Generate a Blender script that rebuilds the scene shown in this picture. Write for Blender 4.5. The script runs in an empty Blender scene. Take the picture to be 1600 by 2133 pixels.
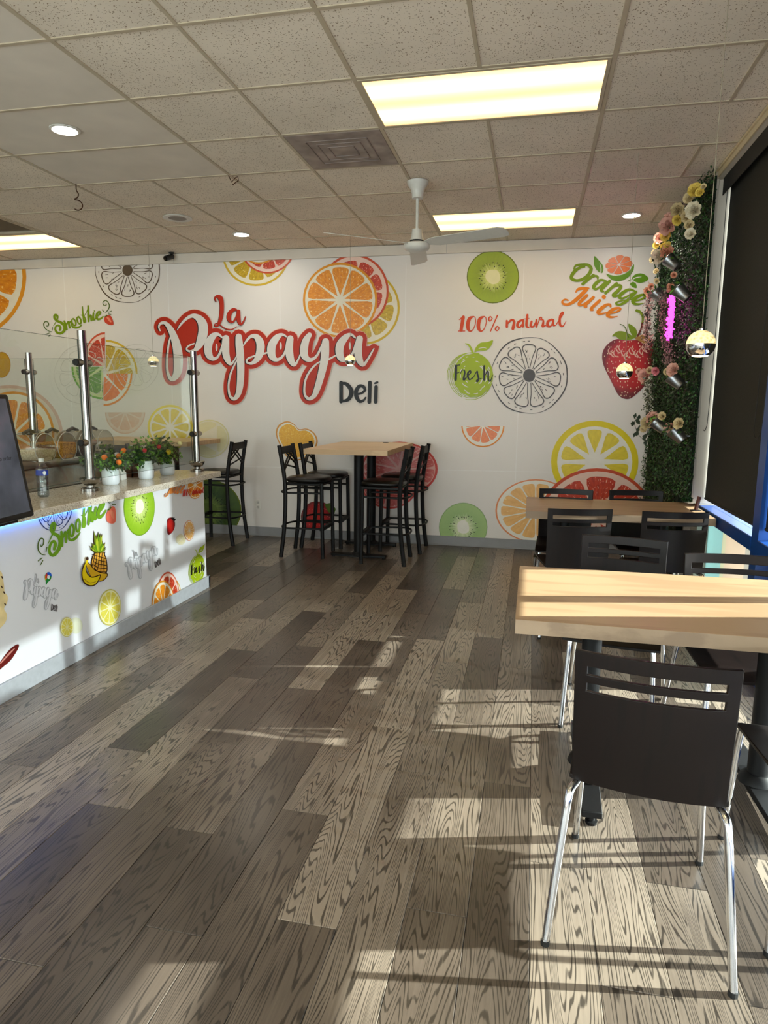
import bpy, bmesh, math, random
from mathutils import Vector, Matrix
random.seed(7)
SC = bpy.context.scene
COL = SC.collection
R = math.radians
# ------------------------------------------------------------------ camera
F, YAW, PITCH, ROLL, EYE = 1418.96, 0.2119, 0.1582, 0.0095, 1.4702
CH = 3.032          # ceiling height
YW = 7.021          # back wall
XR = 1.15           # right wall, inner face
XC = -2.495         # counter front
_cy, _sy, _cp, _sp = math.cos(YAW), math.sin(YAW), math.cos(PITCH), math.sin(PITCH)
FWD = Vector((-_sy*_cp, _cy*_cp, -_sp))
_r0 = Vector((_cy, _sy, 0)); _u0 = _r0.cross(FWD)
RGT = _r0*math.cos(ROLL) + _u0*math.sin(ROLL)
UPV = -_r0*math.sin(ROLL) + _u0*math.cos(ROLL)
EYEP = Vector((0, 0, EYE))
cam_data = bpy.data.cameras.new('camera')
cam = bpy.data.objects.new('camera', cam_data); COL.objects.link(cam)
m = Matrix((RGT, UPV, -FWD)).transposed().to_4x4(); m.translation = EYEP
cam.matrix_world = m
cam_data.sensor_fit = 'VERTICAL'; cam_data.sensor_height = 32.0
cam_data.lens = F/2133*32.0
cam_data.clip_start = 0.02; cam_data.clip_end = 200
SC.camera = cam
# photograph pixel -> point on a real plane of the room (used to read sizes and places off the photo)
def ray(a, b): return RGT*((a-800)/F) - UPV*((b-1066.5)/F) + FWD
def onX(a, b, X): d = ray(a, b); return EYEP + d*(X/d.x)
def onY(a, b, Y): d = ray(a, b); return EYEP + d*(Y/d.y)
def onZ(a, b, Z): d = ray(a, b); return EYEP + d*((Z-EYE)/d.z)
# ------------------------------------------------------------------ world, sun, exposure
world = bpy.data.worlds.new('sky'); SC.world = world; world.use_nodes = True
bg = world.node_tree.nodes['Background']
bg.inputs[0].default_value = (0.93, 0.96, 1.0, 1); bg.inputs[1].default_value = 4.6
sun_d = bpy.data.lights.new('sun', 'SUN'); sun = bpy.data.objects.new('sun', sun_d); COL.objects.link(sun)
sun_d.energy = 21.5; sun_d.angle = R(0.53); sun_d.color = (1.0, 0.97, 0.93)
sun.rotation_euler = Vector((-1, -0.23, -0.392)).to_track_quat('-Z', 'Y').to_euler()
sun.location = (8, 4, 5)
# added spot lamp standing in for a low sun glint, aimed at the counter front
gl_d = bpy.data.lights.new('glint_stand_in', 'SPOT'); gl = bpy.data.objects.new('glint_stand_in', gl_d); COL.objects.link(gl)
gl_d.energy = 4300; gl_d.spot_size = R(22); gl_d.spot_blend = .25; gl_d.shadow_soft_size = .07; gl_d.color = (.95, .97, 1.0)
gl.location = (9.0, 1.03, 1.55); gl.rotation_euler = (Vector((-2.495, 3.92, .65))-Vector(gl.location)).to_track_quat('-Z', 'Y').to_euler()
vs = SC.view_settings
vs.view_transform = 'Standard'; vs.look = 'None'; vs.gamma = 1; vs.use_curve_mapping = False
vs.exposure = 0.45
# ------------------------------------------------------------------ helpers
def lin(c):
    f = lambda v: v/12.92 if v <= .04045 else ((v+.055)/1.055)**2.4
    return tuple(f(v/255) for v in c) + (1,)
MATS = {}
def mat(name, rgb, rough=.5, metal=0., spec=.5, var=.06, scale=30., bump=0., emit=None, es=0., coat=0., bscale=None, trans=0., ior=1.45):
    """principled material with a procedural tone variation"""
    if name in MATS: return MATS[name]
    M = bpy.data.materials.new(name); M.use_nodes = True
    nt = M.node_tree; b = nt.nodes['Principled BSDF']
    c = lin(rgb)
    if var:
        tc = nt.nodes.new('ShaderNodeTexCoord'); n = nt.nodes.new('ShaderNodeTexNoise'); n.inputs['Scale'].default_value = scale
        nt.links.new(tc.outputs['Object'], n.inputs['Vector'])
        r = nt.nodes.new('ShaderNodeValToRGB')
        r.color_ramp.elements[0].position = .3; r.color_ramp.elements[1].position = .7
        r.color_ramp.elements[0].color = tuple(v*(1-var) for v in c[:3])+(1,)
        r.color_ramp.elements[1].color = tuple(min(1, v*(1+var)) for v in c[:3])+(1,)
        nt.links.new(n.outputs[0], r.inputs[0]); nt.links.new(r.outputs[0], b.inputs['Base Color'])
        if bump:
            n2 = nt.nodes.new('ShaderNodeTexNoise'); n2.inputs['Scale'].default_value = bscale or scale
            nt.links.new(tc.outputs['Object'], n2.inputs['Vector'])
            bp = nt.nodes.new('ShaderNodeBump'); bp.inputs['Strength'].default_value = bump; bp.inputs['Distance'].default_value = .01
            nt.links.new(n2.outputs[0], bp.inputs['Height']); nt.links.new(bp.outputs[0], b.inputs['Normal'])
    else:
        b.inputs['Base Color'].default_value = c
    b.inputs['Roughness'].default_value = rough; b.inputs['Metallic'].default_value = metal
    b.inputs['Specular IOR Level'].default_value = spec; b.inputs['Coat Weight'].default_value = coat
    b.inputs['Transmission Weight'].default_value = trans; b.inputs['IOR'].default_value = ior
    if emit: b.inputs['Emission Color'].default_value = lin(emit); b.inputs['Emission Strength'].default_value = es
    MATS[name] = M
    return M
def node(nt, t, **kw):
    n = nt.nodes.new(t)
    for k, v in kw.items():
        if k in n.inputs: n.inputs[k].default_value = v
        else: setattr(n, k, v)
    return n
def mth(nt, op, a, b=None, clamp=False):
    n = nt.nodes.new('ShaderNodeMath'); n.operation = op; n.use_clamp = clamp
    for i, v in enumerate((a, b)):
        if v is None: continue
        if hasattr(v, 'is_output'): nt.links.new(v, n.inputs[i])
        else: n.inputs[i].default_value = v
    return n.outputs[0]
def ramp(nt, fac, stops):
    n = nt.nodes.new('ShaderNodeValToRGB'); e = n.color_ramp.elements
    while len(e) < len(stops): e.new(.5)
    for el, (p, c) in zip(e, stops): el.position = p; el.color = c
    nt.links.new(fac, n.inputs[0]); return n.outputs[0]
def thin_glass(name, tint=(235, 242, 238), refl=.08, rough=.0):
    if name in MATS: return MATS[name]
    M = bpy.data.materials.new(name); M.use_nodes = True; nt = M.node_tree; nt.nodes.clear()
    o = node(nt, 'ShaderNodeOutputMaterial'); t = node(nt, 'ShaderNodeBsdfTransparent'); t.inputs[0].default_value = lin(tint)
    g = node(nt, 'ShaderNodeBsdfGlossy', Roughness=rough); mx = node(nt, 'ShaderNodeMixShader')
    lw = node(nt, 'ShaderNodeLayerWeight', Blend=.5)
    fac = mth(nt, 'ADD', mth(nt, 'MULTIPLY', mth(nt, 'POWER', lw.outputs['Facing'], 5.), .85), refl, True)
    nt.links.new(fac, mx.inputs[0]); nt.links.new(t.outputs[0], mx.inputs[1]); nt.links.new(g.outputs[0], mx.inputs[2])
    nt.links.new(mx.outputs[0], o.inputs[0]); MATS[name] = M; return M

class MB:
    """collects shapes, builds one mesh object"""
    def __init__(s): s.v = []; s.f = []; s.m = []; s.mi = 0
    def add(s, vs, fs):
        k = len(s.v); s.v += [tuple(v) for v in vs]; s.f += [tuple(i+k for i in f) for f in fs]; s.m += [s.mi]*len(fs); return s
    def box(s, a, b, M=None, c=0.):
        (x0, y0, z0), (x1, y1, z1) = a, b
        if c:
            vs = []
            for z, i in ((z0, c), (z0+c, 0), (z1-c, 0), (z1, c)):
                vs += [(x0+i, y0+i, z), (x1-i, y0+i, z), (x1-i, y1-i, z), (x0+i, y1-i, z)]
            fs = [(3, 2, 1, 0), (12, 13, 14, 15)]
            for k in range(3):
                for j in range(4):
                    p = k*4+j; q = k*4+(j+1) % 4; fs.append((p, q, q+4, p+4))
        else:
            vs = [(x0, y0, z0), (x1, y0, z0), (x1, y1, z0), (x0, y1, z0), (x0, y0, z1), (x1, y0, z1), (x1, y1, z1), (x0, y1, z1)]
            fs = [(3, 2, 1, 0), (4, 5, 6, 7), (0, 1, 5, 4), (1, 2, 6, 5), (2, 3, 7, 6), (3, 0, 4, 7)]
        if M is not None: vs = [M @ Vector(v) for v in vs]
        return s.add(vs, fs)
    def tube(s, pts, r, n=8, closed=False, flat=None):
        pts = [Vector(p) for p in pts]; N = len(pts)
        rs = r if isinstance(r, (list, tuple)) else [r]*N
        T = []
        for i in range(N):
            a = pts[i-1] if (i or closed) else pts[i]; b = pts[(i+1) % N] if (i < N-1 or closed) else pts[i]
            T.append((b-a).normalized())
        up = Vector((0, 0, 1)) if abs(T[0].z) < .9 else Vector((1, 0, 0))
        nrm = (up - T[0]*up.dot(T[0])).normalized(); vs = []
        for i in range(N):
            nrm = (nrm - T[i]*nrm.dot(T[i])).normalized(); bn = T[i].cross(nrm)
            for j in range(n):
                a = 2*math.pi*j/n; kf = flat if flat else 1
                vs.append(pts[i] + nrm*math.cos(a)*rs[i]*kf + bn*math.sin(a)*rs[i])
        fs = []
        for i in range(N if closed else N-1):
            for j in range(n):
                p = i*n+j; q = i*n+(j+1) % n; u = ((i+1) % N)*n
                fs.append((p, q, u+(j+1) % n, u+j))
        if not closed: fs += [tuple(range(n-1, -1, -1)), tuple(range((N-1)*n, N*n))]
        return s.add(vs, fs)
    def lathe(s, prof, c=(0, 0, 0), n=20, M=None, a0=0., a1=2*math.pi):
        full = abs(a1-a0-2*math.pi) < 1e-6; vs = []; fs = []; k = n if full else n+1
        for r, z in prof:
            for j in range(k):
                a = a0+(a1-a0)*j/n; p = Vector((r*math.cos(a), r*math.sin(a), z))
                if M is not None: p = M @ p
                vs.append(p+Vector(c))
        for i in range(len(prof)-1):
            for j in range(n):
                q = (j+1) % k
                fs.append((i*k+j, i*k+q, (i+1)*k+q, (i+1)*k+j))
        if full:
            if prof[0][0] > 1e-5: fs.append(tuple(range(k-1, -1, -1)))
            if prof[-1][0] > 1e-5: fs.append(tuple(range((len(prof)-1)*k, len(prof)*k)))
        return s.add(vs, fs)
    def prism(s, poly, z0, z1, M=None):
        n = len(poly); vs = [(x, y, z0) for x, y in poly]+[(x, y, z1) for x, y in poly]
        if M is not None: vs = [M @ Vector(v) for v in vs]
        fs = [tuple(range(n-1, -1, -1)), tuple(range(n, 2*n))]+[(i, (i+1) % n, n+(i+1) % n, n+i) for i in range(n)]
        return s.add(vs, fs)
    def mesh(s, name, mats, smooth=0.):
        me = bpy.data.meshes.new(name); me.from_pydata(s.v, [], s.f)
        for mm in (mats if isinstance(mats, (list, tuple)) else [mats]): me.materials.append(mm)
        if any(s.m): me.polygons.foreach_set('material_index', s.m)
        if smooth:
            me.polygons.foreach_set('use_smooth', [True]*len(me.polygons)); me.set_sharp_from_angle(angle=R(smooth))
        me.update(); return me
    def build(s, name, mats, parent=None, smooth=0., label=None, bevel=0.):
        o = link(name, s.mesh(name, mats, smooth), parent)
        if label: o['label'] = label
        if bevel:
            bm = o.modifiers.new('edge', 'BEVEL'); bm.width = bevel; bm.segments = 2; bm.limit_method = 'ANGLE'
        return o
def link(name, data, parent=None):
    o = bpy.data.objects.new(name, data); COL.objects.link(o)
    if parent is not None: o.parent = parent
    return o
def thing(name, label, cat, loc=(0, 0, 0), rz=0., group=None):
    o = link(name, None); o.location = loc; o.rotation_euler = (0, 0, rz)
    o.empty_display_size = .1
    return tag(o, label, cat, group)
def tag(o, label, cat, group=None):
    o['label'] = label; o['category'] = cat
    if group: o['group'] = group
    return o
def struct(o, label=None):
    o['kind'] = 'structure'
    if label: o['label'] = label
    return o
def copy_tree(o, parent=None):
    c = o.copy(); COL.objects.link(c); c.parent = parent
    for ch in list(o.children): copy_tree(ch, c)
    return c
def rot(ax, deg): return Matrix.Rotation(R(deg), 4, ax)
def cr(pts, n=6, closed=False):
    """Catmull-Rom through points of any dimension"""
    P = [tuple(p) for p in pts]; N = len(P); out = []
    for i in range(N if closed else N-1):
        g = (lambda k: P[k % N]) if closed else (lambda k: P[max(0, min(N-1, k))])
        p0, p1, p2, p3 = g(i-1), g(i), g(i+1), g(i+2)
        for j in range(n):
            t = j/n
            out.append(tuple(.5*(2*b+(c-a)*t+(2*a-5*b+4*c-d)*t*t+(3*b-a-3*c+d)*t**3) for a, b, c, d in zip(p0, p1, p2, p3)))
    if not closed: out.append(P[-1])
    return out
# ------------------------------------------------------------------ materials of the setting
def wood_mat(name, dark, mid, light, line, rough=.35, sx=1., rnd=.0, stretch=9., ax='Y', coat=0.1, linemix=.8, freq=34., bump=.05, thr=(.10, .36)):
    if name in MATS: return MATS[name]
    M = bpy.data.materials.new(name); M.use_nodes = True; nt = M.node_tree; b = nt.nodes['Principled BSDF']; L = nt.links.new
    tc = node(nt, 'ShaderNodeTexCoord'); oi = node(nt, 'ShaderNodeObjectInfo')
    cb = node(nt, 'ShaderNodeCombineXYZ')
    L(mth(nt, 'MULTIPLY', oi.outputs['Random'], 61.), cb.inputs[0]); L(mth(nt, 'MULTIPLY', oi.outputs['Random'], 143.), cb.inputs[1])
    ad = node(nt, 'ShaderNodeVectorMath', operation='ADD'); L(tc.outputs['Object'], ad.inputs[0]); L(cb.outputs[0], ad.inputs[1])
    mp = node(nt, 'ShaderNodeMapping')
    mp.inputs['Scale'].default_value = (stretch*sx, sx, sx) if ax == 'Y' else (sx, stretch*sx, sx)
    L(ad.outputs[0], mp.inputs[0])
    n1 = node(nt, 'ShaderNodeTexNoise', Scale=1.0, Detail=2.0, Roughness=.45, Distortion=.25); L(mp.outputs[0], n1.inputs['Vector'])
    rings = mth(nt, 'SINE', mth(nt, 'MULTIPLY', n1.outputs[0], freq*2))
    n2 = node(nt, 'ShaderNodeTexNoise', Scale=14., Detail=4., Roughness=.6)
    mp2 = node(nt, 'ShaderNodeMapping'); mp2.inputs['Scale'].default_value = (16*sx, sx*.5, sx) if ax == 'Y' else (sx*.5, 16*sx, sx)
    L(ad.outputs[0], mp2.inputs[0]); L(mp2.outputs[0], n2.inputs['Vector'])
    lines = ramp(nt, mth(nt, 'ADD', mth(nt, 'MULTIPLY', rings, .42), mth(nt, 'MULTIPLY', n2.outputs[0], .75)), [(thr[0], (0, 0, 0, 1)), (thr[1], (1, 1, 1, 1))])
    n3 = node(nt, 'ShaderNodeTexNoise', Scale=1.6, Detail=2.); L(ad.outputs[0], n3.inputs['Vector'])
    tone = mth(nt, 'ADD', mth(nt, 'MULTIPLY', n3.outputs[0], .55), mth(nt, 'MULTIPLY', oi.outputs['Random'], rnd))
    tone = mth(nt, 'ADD', tone, mth(nt, 'MULTIPLY', n2.outputs[0], .25))
    base = ramp(nt, tone, [(.25, lin(dark)), (.55, lin(mid)), (.9, lin(light))])
    mx = node(nt, 'ShaderNodeMix', data_type='RGBA'); mx.inputs['A'].default_value = lin(line)
    fac = mth(nt, 'ADD', mth(nt, 'MULTIPLY', lines, linemix), 1-linemix, True)
    L(fac, mx.inputs['Factor']); L(base, mx.inputs['B']); mx.inputs[6].default_value = lin(line); L(base, mx.inputs[7])
    L(mx.outputs[2], b.inputs['Base Color'])
    rr = mth(nt, 'ADD', mth(nt, 'MULTIPLY', n2.outputs[0], .12), rough-.06); L(rr, b.inputs['Roughness'])
    b.inputs['Coat Weight'].default_value = coat; b.inputs['Coat Roughness'].default_value = .22
    bp = node(nt, 'ShaderNodeBump', Strength=bump, Distance=.004); L(lines, bp.inputs['Height']); L(bp.outputs[0], b.inputs['Normal'])
    MATS[name] = M; return M
FLOOR = wood_mat('grey_oak_vinyl', (50, 43, 37), (90, 79, 69), (146, 133, 118), (28, 24, 20), rough=.36, rnd=.62, coat=.22, freq=125., sx=.62, stretch=14., thr=(-.10, .20), linemix=.80)
def tile_mat(name, base, fleck, dens):
    M = bpy.data.materials.new(name); M.use_nodes = True; nt = M.node_tree; b = nt.nodes['Principled BSDF']; L = nt.links.new
    tc = node(nt, 'ShaderNodeTexCoord'); geo = node(nt, 'ShaderNodeNewGeometry')
    v = node(nt, 'ShaderNodeTexVoronoi', Scale=108.); n = node(nt, 'ShaderNodeTexNoise', Scale=40.)
    L(geo.outputs['Position'], n.inputs['Vector'])
    mixv = node(nt, 'ShaderNodeVectorMath', operation='MULTIPLY_ADD'); L(n.outputs[1], mixv.inputs[0]); mixv.inputs[1].default_value = (.03, .03, .03); L(geo.outputs['Position'], mixv.inputs[2])
    L(mixv.outputs[0], v.inputs['Vector'])
    sel = mth(nt, 'GREATER_THAN', mth(nt, 'MULTIPLY', node_sep(nt, v.outputs['Color']), 1.), 1-dens)
    dot = mth(nt, 'MULTIPLY', mth(nt, 'LESS_THAN', v.outputs['Distance'], .30), sel)
    n2 = node(nt, 'ShaderNodeTexNoise', Scale=2.5); L(geo.outputs['Position'], n2.inputs['Vector'])
    c1 = ramp(nt, n2.outputs[0], [(.35, tuple(x*.9 for x in lin(base)[:3])+(1,)), (.65, lin(base))])
    mx = node(nt, 'ShaderNodeMix', data_type='RGBA'); L(dot, mx.inputs['Factor']); L(c1, mx.inputs[6]); mx.inputs[7].default_value = lin(fleck)
    L(mx.outputs[2], b.inputs['Base Color']); b.inputs['Roughness'].default_value = .92; b.inputs['Specular IOR Level'].default_value = .1
    bp = node(nt, 'ShaderNodeBump', Strength=.4, Distance=.003, invert=True); L(dot, bp.inputs['Height']); L(bp.outputs[0], b.inputs['Normal'])
    MATS[name] = M; return M
def node_sep(nt, col):
    s = node(nt, 'ShaderNodeSeparateColor'); nt.links.new(col, s.inputs[0]); return s.outputs[0]
TILE = tile_mat('fissured_ceiling_tile', (236, 224, 206), (150, 130, 106), .5)
TILE_S = mat('smooth_ceiling_tile', (222, 212, 198), .9, spec=.1, var=.05, scale=4)
TBAR = mat('ceiling_grid_enamel', (186, 172, 148), .55, var=.05, scale=6)
WALLP = mat('printed_wall_film_white', (230, 224, 218), .34, var=.03, scale=1.2, spec=.35)
PAINT = mat('white_trim_paint', (216, 206, 192), .5, var=.04, scale=5)
BASEB = mat('grey_cove_base', (140, 140, 142), .5, var=.06, scale=8)
BLUE = mat('blue_painted_aluminium', (14, 64, 134), .35, var=.06, scale=12)
SHADE = mat('black_shade_cloth', (48, 46, 41), .85, var=.12, scale=90, spec=.2)
GLASSW = thin_glass('window_glass', (240, 246, 244), .04)
CONC = mat('outside_concrete', (176, 172, 164), .9, var=.12, scale=3)
# ------------------------------------------------------------------ floor
fl = struct(MB().box((-6.9, -2.3, -.12), (1.5, 7.2, -.008)).build('floor', mat('floor_screed', (74, 68, 62), .7, var=.1, scale=6)))
PW, PL = .178, 1.22
def plank_mesh(w, l):
    b = MB(); t = .007; c = .0012; g = .0006
    b.box((-w/2+g, -l/2+g, -t), (w/2-g, l/2-g, 0), c=c); return b.mesh('plank', FLOOR)
pm = plank_mesh(PW, PL); rr = random.Random(3)
x = -4.22; k = 0
while x < 1.3:
    off = (k*.437 + rr.random()*.25) % 1 * PL
    y = -.9 - off
    while y < YW:
        if y+PL > -.75 and not (x < -2.75 and y+PL < 4.2):
            o = link('plank', pm, fl); o.location = (x+PW/2, y+PL/2, 0)
            if y+PL > YW+.02:
                o.data = plank_mesh(PW, YW+.01-y); o.location.y = (y+YW+.01)/2
        y += PL
    x += PW; k += 1
# ------------------------------------------------------------------ back wall, left wall, front wall
wb = struct(MB().box((-6.9, YW, -.1), (1.5, YW+.15, CH+.2)).build('wall_back', WALLP, label='glossy white wall printed with fruit and lettering'))
struct(MB().box((-6.9, -2.3, -.1), (-6.75, YW, CH+.2)).build('wall_left', PAINT))
tb = MB().box((-6.75, YW-.028, 2.935), (XR, YW-.001, CH-.002)).build('trim_1', PAINT, bevel=.003); struct(tb, 'white band along the top of the printed wall')
for x in (-5.2, -3.84, -.9):
    MB().box((x-.0015, YW-.0286, 2.937), (x+.0015, YW-.027, CH-.003)).build('panel_joint', BASEB, tb)
bb = MB().box((-6.75, YW-.012, .0), (XR, YW-.001, .10), c=.002); bb.box((-6.75, YW-.02, .0), (XR, YW-.001, .012), c=.002)
struct(bb.build('baseboard_back', BASEB))
# front of the shop, behind the camera: glazed shop front that lets the daylight in
wf = MB()
wf.box((-6.9, -2.3, -.1), (1.5, -2.15, .25)); wf.box((-6.9, -2.3, 2.75), (1.5, -2.15, CH+.2))
for x in (-6.9, -4.9, -2.9, -.9, 1.1): wf.box((x, -2.3, .25), (x+.12, -2.15, 2.75))
wfo = struct(wf.build('wall_front', PAINT))
for x in (-6.78, -4.78, -2.78, -.78): MB().box((x, -2.23, .25), (x+1.88, -2.22, 2.75)).build('pane', GLASSW, wfo)
# ------------------------------------------------------------------ ceiling
cl = struct(MB().box((-6.9, -2.3, CH+.06), (1.5, 7.2, CH+.2)).build('ceiling', mat('ceiling_deck', (150, 146, 140), .9)))
XL = [.2946-1.2192*i for i in range(6)] ; YL = [3.5035+.6096*j for j in range(-9, 6)]
cols = [(XL[0], XR)]+[(XL[i+1], XL[i]) for i in range(5)]+[(-6.75, XL[5])]
rows = [(-2.15, YL[0])]+[(YL[i], YL[i+1]) for i in range(len(YL)-1)]+[(YL[-1], YW)]
pmesh = {}
def panel(x0, x1, y0, y1, M, name='ceiling_tile', lab=None, dz=0.):
    key = (round(x1-x0, 3), round(y1-y0, 3), M.name)
    if key not in pmesh:
        w, l = (x1-x0)/2-.004, (y1-y0)/2-.004
        pmesh[key] = MB().box((-w, -l, 0), (w, l, .014), c=.003).mesh('ceiling_tile', M)
    o = link(name, pmesh[key], cl); o.location = ((x0+x1)/2, (y0+y1)/2, CH+.004+dz)
    if lab: o['label'] = lab
    return o
bmesh_cache = {}
def gridbar(p0, p1, w=.0225):
    l = (Vector(p1)-Vector(p0)).length; along = 'x' if abs(p1[0]-p0[0]) > abs(p1[1]-p0[1]) else 'y'
    key = (round(l, 3), along, w)
    if key not in bmesh_cache:
        h = l/2
        b = MB()
        if along == 'x': b.box((-h, -w/2, 0), (h, w/2, .006), c=.001)
        else: b.box((-w/2, -h, 0), (w/2, h, .006), c=.001)
        bmesh_cache[key] = b.mesh('grid_bar', TBAR)
    o = link('grid_bar', bmesh_cache[key], cl); o.location = ((p0[0]+p1[0])/2, (p0[1]+p1[1])/2, CH-(.0005 if along == 'x' else .001))
LIGHTS = {(1, 9), (1, 13), (5, 13)}      # (column, row) of the fluorescent fixtures
r0 = next(i for i, r in enumerate(rows) if abs(r[0]-3.5035) < .01)
LIGHTS = {(1, r0), (1, r0+4), (5, r0+4), (4, r0-3), (1, r0-4), (3, r0-5), (2, r0-8)}
for xl in XL: gridbar((xl, -2.15), (xl, YW))
for ci, (x0, x1) in enumerate(cols):
    for ri, (y0, y1) in enumerate(rows):
        if ri: gridbar((x0, y0), (x1, y0))
        if (ci, ri) in LIGHTS: continue
        if (ci, ri) == (2, r0+1):                       # half tile, half dirty supply vent
            panel(x0, (x0+x1)/2, y0, y1, TILE); gridbar(((x0+x1)/2, y0), ((x0+x1)/2, y1)); continue
        if (ci, ri) == (5, r0+3): continue              # air return grille goes here
        if ci == 3 and ri <= r0+1: panel(x0, x1, y0, y1, TILE_S)
        elif ci == 0:
            if ri % 2 == r0 % 2: panel(x0, .93, y0, y1, TILE); panel(.93, x1, y0, y1, TILE); gridbar((.93, y0), (.93, y1), .018)
            else: panel(x0, x1, y0, y1, TILE)
        elif ci in (1, 2, 3, 4) and not (ci == 4 and ri % 3 == 0):
            xm = (x0+x1)/2; panel(x0, xm, y0, y1, TILE); panel(xm, x1, y0, y1, TILE); gridbar((xm, y0), (xm, y1), .018)
        else: panel(x0, x1, y0, y1, TILE)
# fluorescent fixtures
def lens_mat():
    M = bpy.data.materials.new('prismatic_lens_over_tubes'); M.use_nodes = True; nt = M.node_tree; L = nt.links.new
    b = nt.nodes['Principled BSDF']; tc = node(nt, 'ShaderNodeTexCoord'); sp = node(nt, 'ShaderNodeSeparateXYZ'); L(tc.outputs['Object'], sp.inputs[0])
    # two tubes run lengthwise behind the lens
    w = mth(nt, 'COSINE', mth(nt, 'MULTIPLY', sp.outputs[1], 2*math.pi/.29))
    t = mth(nt, 'ADD', mth(nt, 'MULTIPLY', w, -.5), .5)
    n = node(nt, 'ShaderNodeTexNoise', Scale=1.3); mp = node(nt, 'ShaderNodeMapping'); mp.inputs['Scale'].default_value = (.6, 9, 1); L(tc.outputs['Object'], mp.inputs[0]); L(mp.outputs[0], n.inputs['Vector'])
    t = mth(nt, 'ADD', t, mth(nt, 'MULTIPLY', n.outputs[0], .3), True)
    c = ramp(nt, t, [(0, (1,.60,.24,1)), (.5, (1,.71,.28,1)), (1, (1,.78,.34,1))])
    L(c, b.inputs['Emission Color']); L(mth(nt, 'ADD', mth(nt, 'MULTIPLY', t, 1.5), 1.05), b.inputs['Emission Strength'])
    b.inputs['Base Color'].default_value = lin((200, 190, 160)); b.inputs['Roughness'].default_value = .4
    return M
LENS = lens_mat()
def fixture(ci, ri, label):
    (x0, x1), (y0, y1) = cols[ci], rows[ri]; cx, cyy = (x0+x1)/2, (y0+y1)/2; w, l = (x1-x0)/2, (y1-y0)/2
    t = thing('fluorescent_light', label, 'ceiling light', (cx, cyy, CH), 0, 'fluorescent ceiling lights')
    f = MB()
    for a, b in (((-w+.012, -l+.012, -.004), (w-.012, -l+.03, .05)), ((-w+.012, l-.03, -.004), (w-.012, l-.012, .05)), ((-w+.012, -l+.03, -.004), (-w+.03, l-.03, .05)), ((w-.03, -l+.03, -.004), (w-.012, l-.03, .05))): f.box(a, b)
    f.build('frame', TBAR, t)
    MB().box((-w+.03, -l+.03, .0), (w-.03, l-.03, .004)).build('lens', LENS, t, label='glowing cream prismatic lens')
fixture(1, r0, 'large fluorescent ceiling panel nearest the camera, above the floor aisle')
fixture(1, r0+4, 'fluorescent ceiling panel right of the ceiling fan, close to printed wall')
fixture(5, r0+4, 'fluorescent ceiling panel cut off at the left edge, by air grille')
for ci, ri in ((4, r0-3), (1, r0-4), (3, r0-5), (2, r0-8)):          # unseen panels added for fill light, above and behind the camera
    (x0, x1), (y0, y1) = cols[ci], rows[ri]; w, l = (x1-x0)/2, (y1-y0)/2
    f = MB().box((-w+.012, -l+.012, .004), (w-.012, l-.012, .05)); f.mi = 1; f.box((-w+.03, -l+.03, .0), (w-.03, l-.03, .0038))
    o = f.build('unseen_fill_panel', [TBAR, LENS], cl); o.location = ((x0+x1)/2, (y0+y1)/2, CH)
# stained supply vent and return grille
(x0, x1), (y0, y1) = cols[2], rows[r0+1]
vm = mat('dusty_vent_metal', (152, 139, 131), .6, var=.35, scale=7)
v = thing('supply_vent', 'dirty grey square supply vent in the ceiling left of the big light', 'ceiling vent', ((x0+x1)/2+.3048, (y0+y1)/2, CH))
b = MB(); w = .292; b.box((-w, -w, -.002), (w, w, .006), c=.002); b.build('plate', vm, v)
b = MB()
for i in range(3):
    q = .19-.055*i
    for s0 in (-1, 1): b.box((-q, s0*q-.004, -.006), (q, s0*q+.004, -.001)); b.box((s0*q-.004, -q, -.006), (s0*q+.004, q, -.001))
b.build('louvre', mat('soot_stained_metal', (138, 124, 117), .65, var=.3, scale=9), v)
(x0, x1), (y0, y1) = cols[5], rows[r0+3]
v = thing('return_grille', 'dark louvred return grille at the left edge, before the light panel', 'ceiling vent', ((x0+x1)/2, (y0+y1)/2, CH))
b = MB(); w, l = (x1-x0)/2-.013, (y1-y0)/2-.013
for a, c in (((-w, -l, -.004), (w, -l+.03, .02)), ((-w, l-.03, -.004), (w, l, .02)), ((-w, -l+.03, -.004), (-w+.03, l-.03, .02)), ((w-.03, -l+.03, -.004), (w, l-.03, .02))): b.box(a, c)
b.build('frame', TBAR, v)
for i in range(7): MB().box((-w+.03, -.002, -.014), (w-.03, .002, .014), Matrix.Translation((0, -l+.07+i*.07, .02)) @ rot('X', 40)).build('slat', mat('brown_grille_metal', (110, 92, 70), .6), v)
MB().box((-w, -l, .04), (w, l, .045)).build('duct', mat('duct_dark', (52, 42, 34), .8), v)
# ------------------------------------------------------------------ right wall: hedge wall, post, shop windows
XG = 1.28
struct(MB().box((XR, 5.45, -.1), (1.5, YW, CH+.2)).build('wall_right', PAINT))
struct(MB().box((XR, -2.3, 2.985), (1.5, 5.40, CH+.2)).build('trim_4', PAINT), 'white header above the shop window')
ct = MB().box((XR-.022, -2.15, CH-.016), (XR, 5.2, CH-.001)); ct.box((XR-.012, -2.15, CH-.05), (XR, 5.2, CH-.016))
struct(ct.build('trim_2', mat('cream_ceiling_trim', (206, 188, 152), .5), bevel=.002), 'cream edge trim between ceiling and window wall')
pt = MB().box((1.13, 5.25, .775), (1.30, 5.448, CH-.05)); pt.box((1.122, 5.235, .775), (1.16, 5.28, CH-.05))
struct(MB().box((1.2, 5.25, 0), (1.36, 5.448, .775)).build('trim_5', PAINT), 'low white pier under the post')
struct(pt.build('trim_3', PAINT, bevel=.004), 'white post between the green hedge wall and the window')
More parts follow.
